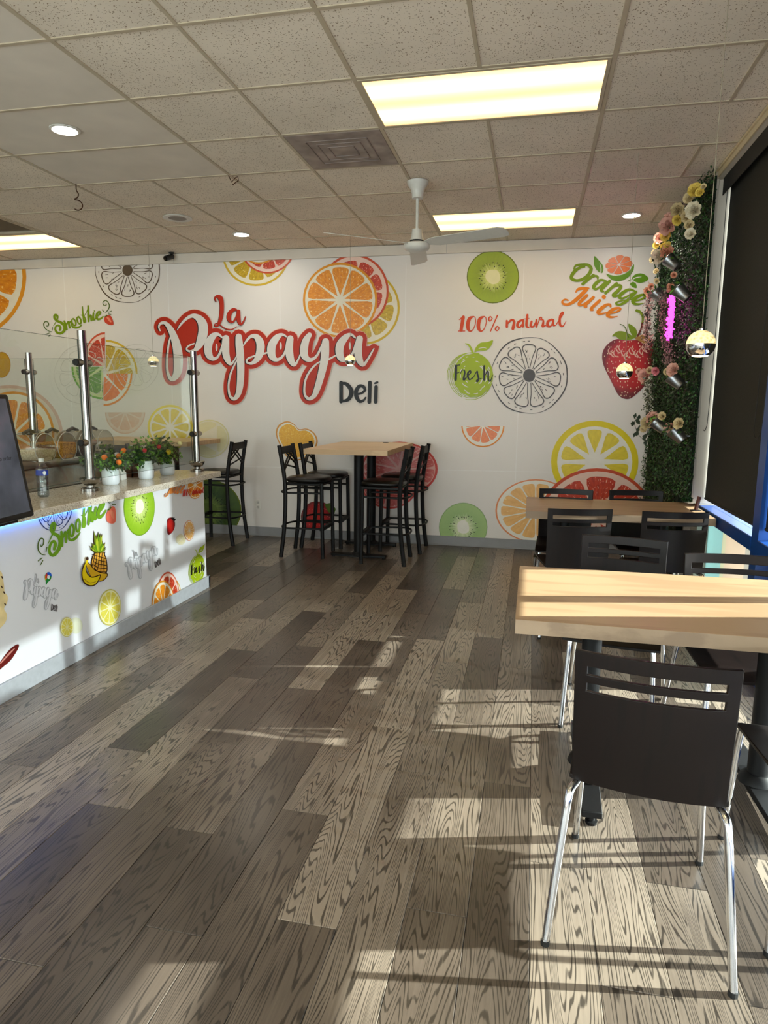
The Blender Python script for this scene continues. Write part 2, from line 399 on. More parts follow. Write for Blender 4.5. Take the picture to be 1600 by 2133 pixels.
# blue aluminium shop front frame
MUL = [(3.92, 4.03), (2.80, 2.855), (1.30, 1.41), (-.6, -.5)]
wn = struct(MB().box((1.21, -2.15, .0), (1.36, 5.25, .06)).build('window_1', BLUE, label='blue framed shop window'), 'blue framed shop window')
for a, c in MUL: MB().box((1.205, a, .06), (1.36, c, 2.98), c=.004).build('mullion', BLUE, wn)
for a, c in ((4.03, 5.25), (2.855, 3.92), (1.41, 2.80), (-.5, 1.30)):
    MB().box((1.20, a, .685), (1.36, c, .765), c=.004).build('rail', BLUE, wn)
    MB().box((XG, a, .765), (XG+.006, c, 2.98)).build('pane', GLASSW, wn)
    MB().box((XG, a, .06), (XG+.006, c, .685)).build('pane', GLASSW, wn)
MB().box((1.21, -2.15, 2.93), (1.36, 5.25, 2.985)).build('head', BLUE, wn)
def film(name, rgb):
    if name in MATS: return MATS[name]
    M = bpy.data.materials.new(name); M.use_nodes = True; nt = M.node_tree; nt.nodes.clear()
    o = node(nt, 'ShaderNodeOutputMaterial'); d = node(nt, 'ShaderNodeBsdfDiffuse'); t = node(nt, 'ShaderNodeBsdfTranslucent'); mx = node(nt, 'ShaderNodeMixShader'); mx.inputs[0].default_value = .30
    tc = node(nt, 'ShaderNodeTexCoord'); n = node(nt, 'ShaderNodeTexNoise', Scale=3.)
    nt.links.new(tc.outputs['Object'], n.inputs['Vector']); c = ramp(nt, n.outputs[0], [(.3, tuple(v*.93 for v in lin(rgb)[:3])+(1,)), (.7, lin(rgb))])
    nt.links.new(c, d.inputs[0]); nt.links.new(c, t.inputs[0])
    nt.links.new(d.outputs[0], mx.inputs[1]); nt.links.new(t.outputs[0], mx.inputs[2]); nt.links.new(mx.outputs[0], o.inputs[0])
    MATS[name] = M; return M
FX = XG-.002
for a, c, nm, rgb in ((4.03, 4.36, 'film_grey', (216, 212, 206)), (4.36, 4.78, 'film_peach', (236, 224, 212)), (4.78, 4.86, 'film_cream', (230, 228, 212)), (4.86, 5.25, 'film_aqua', (200, 224, 224)), (3.74, 3.92, 'film_grey', (216, 212, 206))):  # last strip is unseen, added to cut off the sun patch
    MB().box((FX-.001, a, .06), (FX, c, .685)).build('window_film', film(nm, rgb), wn)
# black roller shades
def shade(y0, y1, zb, label, wavy=0.):
    t = thing('roller_shade', label, 'roller shade', (1.235, y0, zb))
    zt = 2.975-zb; n = 48; b = MB(); vs = []; W = y1-y0
    prof = []
    for i in range(n+1):
        z = zt*i/n; prof.append((z, -.055+wavy*(.9+.6*math.sin(z*9+.6)) if wavy and z < .52 else (-.05 if wavy else 0)))
    for z, d in prof: vs += [(0, d, z), (0, W, z), (.002, W, z), (.002, d, z)]
    fs = []
    for i in range(n):
        p = i*4
        for j in range(4): fs.append((p+j, p+(j+1) % 4, p+4+(j+1) % 4, p+4+j))
    fs += [(3, 2, 1, 0), (n*4, n*4+1, n*4+2, n*4+3)]
    b.add(vs, fs); b.build('cloth', SHADE, t)
    MB().box((-.006, .01, .0), (.008, W-.005, .016), c=.003).build('hem_bar', SHADE, t)
    MB().tube([(.0, .0, zt-.01), (.0, W, zt-.01)], .03, 12).build('roller', SHADE, t, smooth=40)
    MB().box((-.05, -.02, zt-.10), (-.045, W, zt+.012)).build('fascia', mat('black_shade_fascia', (30, 29, 27), .7), t)
    return t
shade(4.075, 5.24, .81, 'tall black roller shade beside the green hedge wall', .022)
shade(3.285, 3.915, .82, 'black roller shade at the right edge of the photo, beyond the blue mullion')
for y0, y1, zb in ((2.60, 3.285, 1.24), (-.48, 2.60, .85)):          # shades of the bays beside the camera
    MB().box((1.235, y0, zb), (1.237, y1, 2.975)).box((1.229, y0, zb), (1.243, y1, zb+.016)).build('shade_cloth', SHADE, wn)
for (yy, zt, zb, lab) in ((5.16, 2.9, 1.30, 'thin black pull cord loop hanging in front of the white post'), (3.99, 2.6, 1.30, 'thin black pull cord loop hanging at the blue mullion')):
    c = cr([(1.195, yy, zt), (1.195, yy-.005, 2.0), (1.19, yy-.01, zb+.12), (1.19, yy+.02, zb+.02), (1.19, yy+.07, zb), (1.19, yy+.12, zb+.04), (1.195, yy+.13, zb+.2), (1.195, yy+.12, 2.1), (1.195, yy+.1, zt)], 6)
    tag(MB().tube(c, .0022, 5).build('pull_cord', mat('black_cord', (24, 22, 20), .7)), lab, 'cord')
# outside ground
struct(MB().box((1.5, -14, -.2), (26, 20, -.03)).build('pavement', CONC), 'pale concrete pavement outside the shop window')
# ------------------------------------------------------------------ service counter (its printed front follows)
CTOP = .915
ctr = thing('service_counter', 'white service counter printed with fruit, stone top, at left', 'counter', (0, 0, 0))
CWH = mat('printed_counter_film', (228, 229, 232), .3, var=.02, scale=1.5)
cbody = MB().box((-2.93, 1.2, .0), (XC, 4.88, .87)).build('front_panel', CWH, ctr, bevel=.002)
kb = MB().box((XC, 1.2, 0), (XC+.018, 4.905, .095), c=.003); kb.box((-2.93, 4.88, 0), (XC+.018, 4.905, .095), c=.003); kb.build('kick_board', mat('pale_grey_cove_base', (176, 180, 184), .45), ctr)
def stone_mat():
    M = mat('speckled_quartz', (206, 196, 178), .16, var=.0); nt = M.node_tree; b = nt.nodes['Principled BSDF']
    tc = node(nt, 'ShaderNodeTexCoord'); v = node(nt, 'ShaderNodeTexVoronoi', Scale=170.); nt.links.new(tc.outputs['Object'], v.inputs['Vector'])
    c = ramp(nt, node_sep(nt, v.outputs['Color']), [(.0, lin((150, 136, 118))), (.18, lin((204, 194, 176))), (.8, lin((216, 208, 192))), (1., lin((236, 230, 218)))])
    nt.links.new(c, b.inputs['Base Color']); return M
STONE = stone_mat()
wt_ = MB().box((-2.96, 1.2, .872), (-2.452, 5.10, CTOP)); wtop = wt_.build('worktop', STONE, ctr, bevel=.004, label='speckled beige quartz worktop')
led = MB().box((-2.49, 1.6, .866), (-2.475, 3.45, .8715)).build('led_strip', mat('blue_led', (60, 120, 255), .4, var=0, emit=(60, 130, 255), es=8.0), ctr, label='blue light strip under the worktop edge')
# ------------------------------------------------------------------ flat print
class Deco:
    def __init__(s, plane, base=0):
        s.pl = plane; s.base = base; s.v = []; s.f = []; s.mi = []; s.uv = []; s.mats = []; s.k = 0
        s.T = lambda x, y: (x, y); s.ws = 1.
    def crop(s, ox, oy, sc): s.T = lambda x, y: (ox+x*sc, oy+y*sc); s.ws = sc; return s
    def plane(s, a, b):
        if s.pl == 'wall': p = onY(a, b, YW); return (p.x, p.z)
        p = onX(a, b, XC); return (p.y, p.z)
    def lims(s):
        return ((0, -6.7, 1.13), (1, .1, 2.936)) if s.pl == 'wall' else ((0, 1.25, 4.878), (1, .095, .871))
    def midx(s, M):
        if M not in s.mats: s.mats.append(M)
        return s.mats.index(M)
    def put(s, pts, M, layer, uvs=None, raw=False):
        P = []
        for i, q in enumerate(pts):
            a, b = q if raw else s.T(*q)
            x, z = s.plane(a, b); u, v = uvs[i] if uvs else (0, 0); P.append((x, z, u, v))
        for ax, lo, hi in s.lims():
            for sg, lim in ((1, lo), (-1, -hi)):
                out = []
                for i in range(len(P)):
                    p, q = P[i], P[(i+1) % len(P)]; dp, dq = sg*p[ax]-lim, sg*q[ax]-lim
                    if dp >= 0: out.append(p)
                    if dp*dq < 0:
                        t = dp/(dp-dq); out.append(tuple(a+(b-a)*t for a, b in zip(p, q)))
                P = out
                if len(P) < 3: return
        s.n = getattr(s, 'n', 0)+1; off = .0007+.001*(s.base+layer)+2.4e-6*(s.n % 400); k = len(s.v)
        for x, z, u, v in P:
            s.v.append((x, YW-off, z) if s.pl == 'wall' else (XC+off, x, z)); s.uv.append((u, v))
        s.f.append(tuple(range(k, k+len(P)))); s.mi.append(s.midx(M))
    def poly(s, pts, M, layer=0, smooth=0, raw=False):
        if smooth: pts = cr(pts, smooth, True)
        s.put(pts, M, layer, raw=raw)
    def stroke(s, pts, M, layer=0, dil=0., off=(0, 0), n=5, A=None):
        Q = []
        for x, y, w in (cr(pts, n) if len(pts) > 2 else pts):
            px, py = s.T(x, y); hw = max(.25, w*s.ws/2+dil); px += off[0]; py += off[1]
            if A: px, py, hw = A(px, py, hw)
            Q.append((px, py, hw))
        L, Rr = [], []
        for i, (x, y, w) in enumerate(Q):
            a = Q[max(0, i-1)]; b = Q[min(len(Q)-1, i+1)]; dx, dy = b[0]-a[0], b[1]-a[1]; d = math.hypot(dx, dy) or 1
            nx, ny = -dy/d, dx/d; L.append((x+nx*w, y+ny*w)); Rr.append((x-nx*w, y-ny*w))
        for i in range(len(Q)-1): s.put([L[i], L[i+1], Rr[i+1], Rr[i]], M, layer, raw=True)
        for x, y, w in (Q[0], Q[-1]): s.put([(x+w*math.cos(a*.5236), y+w*math.sin(a*.5236)) for a in range(12)], M, layer, raw=True)
    def disc(s, cx, cy, rx, ry, M, layer=0, rotd=0., r0=0, n=40, uv=True, cut=None, local=False):
        c, sn = math.cos(R(rotd)), math.sin(R(rotd))
        pts = [(math.cos(2*math.pi*i/n), math.sin(2*math.pi*i/n)) for i in range(n)]
        s.dpoly(cx, cy, rx, ry, pts, M, layer, rotd, cut)
    def dpoly(s, cx, cy, rx, ry, pts, M, layer=0, rotd=0., cut=None):
        """polygon given in the unit-disc frame of an ellipse (kept as uv for the polar pulp pattern)"""
        if cut:
            for nx, ny, d in cut:
                out = []
                for i in range(len(pts)):
                    p, q = pts[i], pts[(i+1) % len(pts)]; dp, dq = p[0]*nx+p[1]*ny-d, q[0]*nx+q[1]*ny-d
                    if dp >= 0: out.append(p)
                    if dp*dq < 0:
                        t = dp/(dp-dq); out.append((p[0]+(q[0]-p[0])*t, p[1]+(q[1]-p[1])*t))
                pts = out
                if len(pts) < 3: return
        c, sn = math.cos(R(rotd)), math.sin(R(rotd))
        s.put([(cx+rx*u*c-ry*v*sn, cy+rx*u*sn+ry*v*c) for u, v in pts], M, layer, uvs=pts)
    def citrus(s, cx, cy, rx, ry, pal, n=10, rotd=0., layer=0, cut=None, seg=.83, core=.1, a0=0., pith=.94, gap=.05):
        rind, pi_, pulp = pal
        s.disc(cx, cy, rx, ry, rind, layer, rotd, cut=cut); s.dpoly(cx, cy, rx, ry, [(pith*math.cos(i*.157), pith*math.sin(i*.157)) for i in range(40)], pi_, layer+1, rotd, cut)
        for k in range(n):
            a = a0+2*math.pi*k/n; h = math.pi/n; e = gap
            ci = max(core, e/math.sin(h)*.6); ra = h-math.asin(min(.9, e/seg*.6)); pts = [(ci*math.cos(a), ci*math.sin(a))]
            c1 = seg*.93
            pts += [(c1*.9*math.cos(a-ra), c1*.9*math.sin(a-ra))]
            for j in range(7):
                t = -ra*.9+ra*1.8*j/6; rr_ = seg if 0 < j < 6 else seg*.965
                pts.append((rr_*math.cos(a+t), rr_*math.sin(a+t)))
            pts += [(c1*.9*math.cos(a+ra), c1*.9*math.sin(a+ra))]
            s.dpoly(cx, cy, rx, ry, pts, pulp, layer+2, rotd, cut)
    def kiwi(s, cx, cy, rx, ry, flesh, rind, corem, seed, layer=0, rotd=0., cut=None, nseed=34, rcore=.27):
        rg = random.Random(int(cx*7+cy)); s.disc(cx, cy, rx, ry, rind, layer, rotd, cut=cut)
        s.dpoly(cx, cy, rx, ry, [(.965*math.cos(i*.157), .965*math.sin(i*.157)) for i in range(40)], flesh, layer+1, rotd, cut)
        s.dpoly(cx, cy, rx, ry, cr([(rcore*(1+.12*rg.uniform(-1, 1))*math.cos(i*.785), rcore*(1+.12*rg.uniform(-1, 1))*math.sin(i*.785)) for i in range(8)], 3, True), corem, layer+2, rotd, cut)
        for i in range(nseed):
            a = 2*math.pi*(i+rg.random()*.6)/nseed; r = rg.choice((.42, .48, .55))+rg.uniform(-.03, .03); l, w = .04, .016
            u, v = math.cos(a), math.sin(a)
            s.dpoly(cx, cy, rx, ry, [((r-l)*u, (r-l)*v), (r*u-w*v, r*v+w*u), ((r+l)*u, (r+l)*v), (r*u+w*v, r*v-w*u)], seed, layer+3, rotd, cut)
    def sketch(s, cx, cy, rx, ry, M, w=1.6, n=10, layer=0, a0=.1, dots=True, fill=True, cut=None):
        rg = random.Random(int(cx+cy))
        def ring(r, ww, j=.012): s.stroke([(cx+rx*r*(1+j*math.sin(i*1.7))*math.cos(i*2*math.pi/24), cy+ry*r*(1+j*math.sin(i*1.7))*math.sin(i*2*math.pi/24), ww*(1+.5*math.sin(i*.9))) for i in range(25)], M, layer, n=3)
        ring(1., w)
        for k in range(n):
            a = a0+2*math.pi*k/n; h = math.pi/n*.88; ro = .80+rg.uniform(-.03, .03); ri = .2
            pr = [(ri, -h*.3), (.5, -h*.75), (ro*.9, -h*.98), (ro, -h*.6), (ro*1.01, 0), (ro, h*.6), (ro*.9, h*.98), (.5, h*.75), (ri, h*.3)]
            s.stroke([(cx+rx*r*math.cos(a+t), cy+ry*r*math.sin(a+t), w*(1.2 if r > .7 else .8)) for r, t in pr], M, layer, n=4)
            if dots:
                for _ in range(5):
                    r, t = rg.uniform(.4, .7), a+rg.uniform(-.6, .6)*h; q = rg.uniform(.03, .07); tt = t+rg.uniform(-.6, .6)
                    s.stroke([(cx+rx*r*math.cos(t), cy+ry*r*math.sin(t), w*.7), (cx+rx*(r*math.cos(t)+q*math.cos(tt)), cy+ry*(r*math.sin(t)+q*math.sin(tt)), w*.4)], M, layer)
                for _ in range(2):
                    t = a+rg.uniform(-1, 1)*h; r = .9; dt = .05
                    s.stroke([(cx+rx*r*math.cos(t), cy+ry*r*math.sin(t), w*.7), (cx+rx*r*math.cos(t+dt), cy+ry*r*math.sin(t+dt), w*.7)], M, layer)
        if fill: s.disc(cx, cy, rx*.16, ry*.17, M, layer)
    def build(s, name, label):
        me = bpy.data.meshes.new(name); me.from_pydata(s.v, [], s.f)
        for mm in s.mats: me.materials.append(mm)
        me.polygons.foreach_set('material_index', s.mi)
        ul = me.uv_layers.new(name='disc')
        for i, l in enumerate(me.loops): ul.data[i].uv = s.uv[l.vertex_index]
        me.update()
        o = link(name, me, wb if s.pl == 'wall' else cbody); o['label'] = label; return o
def ink(name, rgb, rough=.34, var=.03): return mat('ink_'+name, rgb, rough, var=var, scale=14, spec=.28)
def pulp(name, c0, c1, fleck, n=16., fl=.6):
    """printed citrus flesh: fibres run out from the centre"""
    k = 'pulp_'+name
    if k in MATS: return MATS[k]
    M = bpy.data.materials.new(k); M.use_nodes = True; nt = M.node_tree; b = nt.nodes['Principled BSDF']; L = nt.links.new
    uv = node(nt, 'ShaderNodeUVMap'); uv.uv_map = 'disc'; sp = node(nt, 'ShaderNodeSeparateXYZ'); L(uv.outputs[0], sp.inputs[0])
    ang = mth(nt, 'ARCTAN2', sp.outputs[1], sp.outputs[0]); ln = node(nt, 'ShaderNodeVectorMath', operation='LENGTH'); L(uv.outputs[0], ln.inputs[0])
    cb = node(nt, 'ShaderNodeCombineXYZ'); L(mth(nt, 'MULTIPLY', ang, n), cb.inputs[0]); L(mth(nt, 'MULTIPLY', ln.outputs['Value'], n*.55), cb.inputs[1])
    n1 = node(nt, 'ShaderNodeTexNoise', Scale=1., Detail=3.); L(cb.outputs[0], n1.inputs['Vector'])
    base = ramp(nt, n1.outputs[0], [(.3, lin(c0)), (.65, lin(c1))])
    n2 = node(nt, 'ShaderNodeTexNoise', Scale=1.7, Detail=1.); L(cb.outputs[0], n2.inputs['Vector'])
    f = ramp(nt, n2.outputs[0], [(fl, (0, 0, 0, 1)), (fl+.06, (1, 1, 1, 1))])
    mx = node(nt, 'ShaderNodeMix', data_type='RGBA'); L(f, mx.inputs['Factor']); L(base, mx.inputs[6]); mx.inputs[7].default_value = lin(fleck)
    L(mx.outputs[2], b.inputs['Base Color']); b.inputs['Roughness'].default_value = .34; MATS[k] = M; return M
def flesh(name, c_in, c_mid, c_out):
    k = 'flesh_'+name
    M = bpy.data.materials.new(k); M.use_nodes = True; nt = M.node_tree; b = nt.nodes['Principled BSDF']; L = nt.links.new
    uv = node(nt, 'ShaderNodeUVMap'); uv.uv_map = 'disc'; sp = node(nt, 'ShaderNodeSeparateXYZ'); L(uv.outputs[0], sp.inputs[0])
    ang = mth(nt, 'ARCTAN2', sp.outputs[1], sp.outputs[0]); ln = node(nt, 'ShaderNodeVectorMath', operation='LENGTH'); L(uv.outputs[0], ln.inputs[0])
    cb = node(nt, 'ShaderNodeCombineXYZ'); L(mth(nt, 'MULTIPLY', ang, 9.), cb.inputs[0]); L(mth(nt, 'MULTIPLY', ln.outputs['Value'], 1.2), cb.inputs[1])
    n1 = node(nt, 'ShaderNodeTexNoise', Scale=1., Detail=2.); L(cb.outputs[0], n1.inputs['Vector'])
    rr_ = mth(nt, 'ADD', ln.outputs['Value'], mth(nt, 'MULTIPLY', mth(nt, 'SUBTRACT', n1.outputs[0], .5), .55))
    L(ramp(nt, rr_, [(.25, lin(c_in)), (.55, lin(c_mid)), (.85, lin(c_out))]), b.inputs['Base Color']); b.inputs['Roughness'].default_value = .34; return M
PAPER = ink('paper_white', (230, 224, 218)); PITH = ink('pith', (236, 228, 206)); PITHW = ink('pith_white', (238, 234, 222))
ORG = (ink('orange_rind', (226, 150, 40)), PITH, pulp('orange', (214, 120, 14), (238, 154, 26), (255, 222, 150), fl=.64))
GRF = (ink('grapefruit_rind', (206, 84, 52)), ink('pith_pink', (240, 206, 190)), pulp('grapefruit', (176, 40, 18), (214, 70, 34), (250, 200, 170), fl=.63))
YEL = (ink('lemon_rind', (214, 178, 52)), PITH, pulp('lemon', (176, 140, 14), (214, 178, 30), (250, 236, 150), fl=.66))
LEM = (ink('lemon_skin', (226, 206, 30)), PITHW, pulp('lemon_flat', (214, 190, 16), (232, 208, 30), (196, 176, 20), n=10, fl=.7))
PEA = (ink('peach_line', (226, 140, 92)), PITHW, pulp('peach', (228, 170, 92), (240, 188, 112), (248, 214, 150), n=8, fl=.68))
FAD = (ink('faded_lemon', (216, 208, 160)), ink('faded_pith', (222, 216, 196)), ink('faded_pulp', (218, 210, 168)))
LIME = (ink('lime_rind', (104, 168, 52)), ink('lime_pith', (210, 224, 160)), pulp('lime', (70, 130, 44), (112, 168, 66), (176, 206, 120), fl=.66))
WED = (ink('wedge_rind', (232, 138, 36)), PITHW, pulp('wedge', (226, 104, 30), (240, 130, 44), (250, 190, 120), fl=.68))
KF = flesh('kiwi', (206, 212, 120), (140, 160, 30), (150, 172, 24)); KD = flesh('kiwi_dark', (110, 130, 50), (40, 66, 14), (66, 92, 20)); KL = flesh('kiwi_pale', (214, 222, 176), (152, 184, 112), (160, 190, 116)); KB = flesh('kiwi_bright', (222, 238, 150), (168, 208, 60), (150, 196, 40))
KR = ink('kiwi_rind', (108, 120, 26)); KC = ink('kiwi_core', (228, 224, 176)); SEED = ink('kiwi_seed', (26, 26, 22)); KRL = ink('kiwi_rind_pale', (140, 172, 108))
LOGO_RED = ink('logo_red', (186, 44, 20)); LOGO_HALO = ink('logo_halo', (236, 190, 168)); BLACK = ink('black', (24, 22, 26)); GREYINK = ink('sketch_grey', (84, 80, 82)); GRN = ink('lettering_green', (122, 148, 18)); GRN2 = ink('leaf_green', (96, 142, 22))
ORN = ink('lettering_orange', (226, 128, 26)); VERM = ink('lettering_vermilion', (212, 72, 26)); STR = ink('strawberry_red', (196, 28, 24), var=.15); STRD = ink('strawberry_dark', (132, 18, 20)); STRL = ink('strawberry_pale', (232, 112, 90)); CREAM = ink('cream', (240, 214, 180)); LIMEC = ink('lime_scribble', (164, 186, 22)); GREYL = ink('logo_grey', (186, 188, 192)); GREYM = ink('logo_grey_mid', (164, 166, 170)); LEAFG = ink('leaf_olive', (126, 148, 36)); DKG = ink('dark_green_line', (78, 104, 30))
def aff(src, dst):
    (x0, y0), (x1, y1), (x2, y2) = src; (u0, v0), (u1, v1), (u2, v2) = dst
    d = (x1-x0)*(y2-y0)-(x2-x0)*(y1-y0)
    a = ((u1-u0)*(y2-y0)-(u2-u0)*(y1-y0))/d; b = ((u2-u0)*(x1-x0)-(u1-u0)*(x2-x0))/d
    c = ((v1-v0)*(y2-y0)-(v2-v0)*(y1-y0))/d; e = ((v2-v0)*(x1-x0)-(v1-v0)*(x2-x0))/d
    k = math.sqrt(abs(a*e-b*c))
    return (lambda x, y, w=0: (u0+a*(x-x0)+b*(y-y0), v0+c*(x-x0)+e*(y-y0), w*k))
# --- lettering traced as pen strokes: (x, y, pen width)
LG1 = [[(160, 570, 16), (143, 520, 22), (168, 474, 34), (228, 468, 46), (292, 540, 74), (340, 640, 96), (378, 760, 112), (400, 900, 122), (402, 1050, 116), (384, 1145, 100), (340, 1205, 72), (300, 1205, 50), (268, 1145, 35), (254, 1050, 30), (257, 900, 28), (276, 740, 24), (302, 640, 16)],
       [(388, 560, 8), (432, 492, 26), (505, 415, 36), (590, 372, 52), (668, 400, 88), (722, 470, 120), (735, 570, 128), (712, 680, 122), (672, 770, 92), (622, 828, 50), (560, 846, 30), (512, 820, 22), (535, 775, 22), (612, 742, 20)],
       [(985, 660, 22), (930, 618, 42), (868, 640, 82), (812, 725, 104), (798, 820, 104), (815, 900, 92), (866, 946, 52), (922, 922, 34), (962, 850, 30), (990, 760, 26)],
       [(1035, 672, 90), (1030, 780, 100), (1036, 880, 94), (1060, 960, 78), (1098, 1012, 42), (1142, 972, 22), (1182, 900, 16)],
       [(1206, 650, 84), (1214, 760, 100), (1228, 900, 100), (1234, 1100, 96), (1226, 1280, 90), (1200, 1410, 72), (1150, 1475, 50), (1102, 1455, 35), (1077, 1390, 28), (1072, 1280, 25), (1100, 1140, 25), (1148, 1030, 22), (1182, 960, 16)],
       [(1268, 770, 12), (1312, 702, 30), (1372, 645, 42), (1442, 652, 76), (1490, 725, 104), (1496, 820, 108), (1470, 915, 94), (1420, 980, 60), (1362, 1006, 35), (1314, 986, 28), (1332, 940, 25), (1420, 905, 20)],
       [(1510, 888, 26), (1620, 850, 20)]]
LG2 = [[(340, 600, 20), (290, 576, 36), (226, 612, 78), (166, 700, 100), (155, 790, 100), (176, 858, 80), (226, 886, 45), (282, 856, 30), (326, 790, 28), (348, 700, 24)],
       [(390, 625, 80), (376, 740, 96), (384, 840, 94), (410, 915, 74), (442, 948, 42), (482, 895, 24), (512, 825, 18)],
       [(625, 580, 60), (582, 650, 86), (560, 750, 98), (566, 835, 90), (612, 884, 60), (670, 878, 40), (722, 828, 30), (762, 750, 28), (792, 690, 30)],
       [(825, 662, 86), (820, 780, 100), (812, 880, 100), (788, 1000, 94), (758, 1120, 85), (720, 1245, 75), (682, 1330, 58), (622, 1368, 40), (576, 1330, 30), (562, 1250, 25), (582, 1120, 25), (642, 1010, 25), (720, 932, 20), (772, 905, 14)],
       [(862, 882, 26), (945, 836, 18)],
       [(1190, 615, 20), (1135, 574, 36), (1070, 612, 78), (1006, 700, 100), (996, 800, 96), (1020, 868, 80), (1070, 890, 45), (1122, 858, 30), (1166, 790, 28), (1192, 700, 24)],
       [(1245, 625, 80), (1226, 740, 96), (1230, 840, 94), (1256, 915, 74), (1292, 948, 42), (1342, 885, 28), (1392, 798, 22), (1420, 748, 14)]]
LA = [[(908, 186, 10), (890, 140, 20), (918, 112, 34), (962, 136, 62), (982, 210, 54), (980, 330, 54), (964, 420, 50), (938, 488, 36), (905, 513, 18), (888, 495, 14), (906, 472, 12), (950, 486, 12), (1000, 525, 14), (1060, 552, 16), (1120, 552, 14), (1185, 515, 7)],
      [(1172, 292, 28), (1130, 292, 46), (1086, 342, 56), (1076, 400, 56), (1096, 446, 40), (1132, 452, 24), (1170, 400, 20), (1196, 330, 22)], [(1205, 312, 48), (1205, 400, 54), (1216, 458, 46), (1242, 486, 26), (1276, 440, 18), (1300, 380, 9)]]
DELI = [[(1015, 1168, 46), (1015, 1402, 46)], [(1012, 1174, 26), (1080, 1186, 44), (1134, 1250, 54), (1140, 1310, 54), (1100, 1378, 44), (1012, 1402, 26)], [(1196, 1312, 20), (1262, 1300, 26), (1306, 1262, 32), (1290, 1218, 38), (1240, 1212, 42), (1202, 1270, 50), (1204, 1340, 50), (1242, 1398, 40), (1290, 1388, 30), (1318, 1352, 20)], [(1370, 1166, 46), (1362, 1408, 46)], [(1446, 1220, 44), (1440, 1406, 46)], [(1432, 1176, 24), (1462, 1164, 28)]]
def to_px(strokes, ox, oy, sc): return [[(ox+x*sc, oy+y*sc, w*sc) for x, y, w in st] for st in strokes]
LOGO = to_px(LG1, 310, 600, .15625)+to_px(LG2, 540, 600, .16875)
LA = to_px(LA, 310, 600, .15625); DELI = to_px(DELI, 540, 600, .16875)
FILLS = [[(310+x*.15625, 600+y*.15625) for x, y in q] for q in ([(400, 560), (480, 440), (580, 400), (680, 460), (690, 600), (650, 720), (560, 800), (480, 850), (430, 900), (420, 700)], [(860, 720), (920, 640), (980, 690), (960, 850), (880, 920)], [(1280, 770), (1380, 680), (1450, 740), (1420, 900), (1300, 960), (1280, 900)], [(300, 700), (330, 760), (360, 1000), (340, 1180), (290, 1180), (265, 1000)], [(1090, 1200), (1170, 1050), (1190, 1200), (1150, 1400), (1100, 1420)])]
FILLS += [[(540+x*.16875, 600+y*.16875) for x, y in q] for q in ([(230, 700), (300, 620), (330, 700), (280, 840), (220, 840)], [(600, 1150), (740, 960), (720, 1150), (640, 1330), (590, 1320)], [(1070, 700), (1140, 620), (1180, 700), (1130, 840), (1060, 840)], [(1320, 720), (1400, 715), (1488, 716), (1440, 840), (1360, 960), (1310, 900)])]
def logo(d, A=None, red=LOGO_RED, halo=LOGO_HALO, white=PAPER, black=BLACK, dil=8.6, deli=BLACK, la=LOGO_RED):
    d.T = lambda x, y: (x, y); d.ws = 1.
    if halo:
        for st in LOGO: d.stroke(st, halo, 0, dil=dil+1.1, A=A)
    for st in LOGO: d.stroke(st, red, 1, dil=dil, A=A)
    for q in FILLS: d.put([(A(x, y)[:2] if A else (x, y)) for x, y in q], red, 1, raw=True)
    if black:
        for st in LOGO: d.stroke(st, black, 2, off=(-2.0, .9), A=A)
    for st in LOGO: d.stroke(st, white, 3, A=A)
    for st in LA:
        if black: d.stroke(st, black, 4, off=(-1., .7), A=A)
        d.stroke(st, la, 5, A=A)
    for st in DELI: d.stroke(st, deli, 4, A=A)
d = Deco('wall', 10); logo(d)
for cx, cy in ((452.5, 724), (586, 721), (730, 721)): d.poly([(cx+2.2*math.cos(a*.524), cy+8*math.sin(a*.524)) for a in range(12)], PAPER, 5)
d.build('wall_lettering', 'red script lettering La Papaya with black Deli printed on the wall')
SM = [[(425, 635, 40), (436, 585, 44), (400, 545, 40), (352, 560, 35), (335, 620, 38), (370, 680, 45), (440, 700, 48), (505, 655, 52), (522, 585, 56), (488, 520, 54), (430, 480, 50), (362, 448, 45), (320, 400, 45), (322, 352, 46), (350, 338, 40), (380, 372, 42), (368, 430, 28), (340, 490, 16), (300, 550, 10)],
      [(512, 462, 35), (540, 540, 40), (562, 625, 36)], [(540, 560, 20), (590, 475, 38), (608, 540, 40), (622, 592, 36)], [(600, 530, 18), (640, 462, 32), (660, 540, 32), (680, 575, 36), (740, 592, 40), (805, 575, 34), (856, 532, 16)],
      [(690, 412, 30), (732, 465, 32), (736, 535, 30), (702, 545, 28), (668, 490, 28), (662, 436, 28), (690, 412, 28)], [(790, 372, 30), (832, 425, 32), (836, 500, 30), (802, 512, 28), (768, 455, 28), (762, 400, 28), (790, 372, 28)],
      [(866, 182, 24), (874, 300, 28), (888, 400, 34), (905, 484, 38), (928, 440, 26), (902, 372, 20), (842, 342, 16)], [(905, 355, 10), (950, 280, 14), (980, 200, 24), (978, 152, 28), (984, 260, 40), (985, 380, 44), (990, 468, 32)], [(996, 400, 20), (1030, 340, 28), (1040, 400, 38), (1048, 452, 34), (1075, 380, 24)], [(1086, 302, 34), (1080, 380, 38), (1096, 436, 34), (1138, 390, 22)], [(1103, 258, 22), (1104, 264, 22)],
      [(1140, 375, 24), (1206, 326, 32), (1222, 284, 34), (1176, 284, 38), (1142, 360, 44), (1168, 425, 44), (1228, 412, 34), (1272, 368, 22)]]
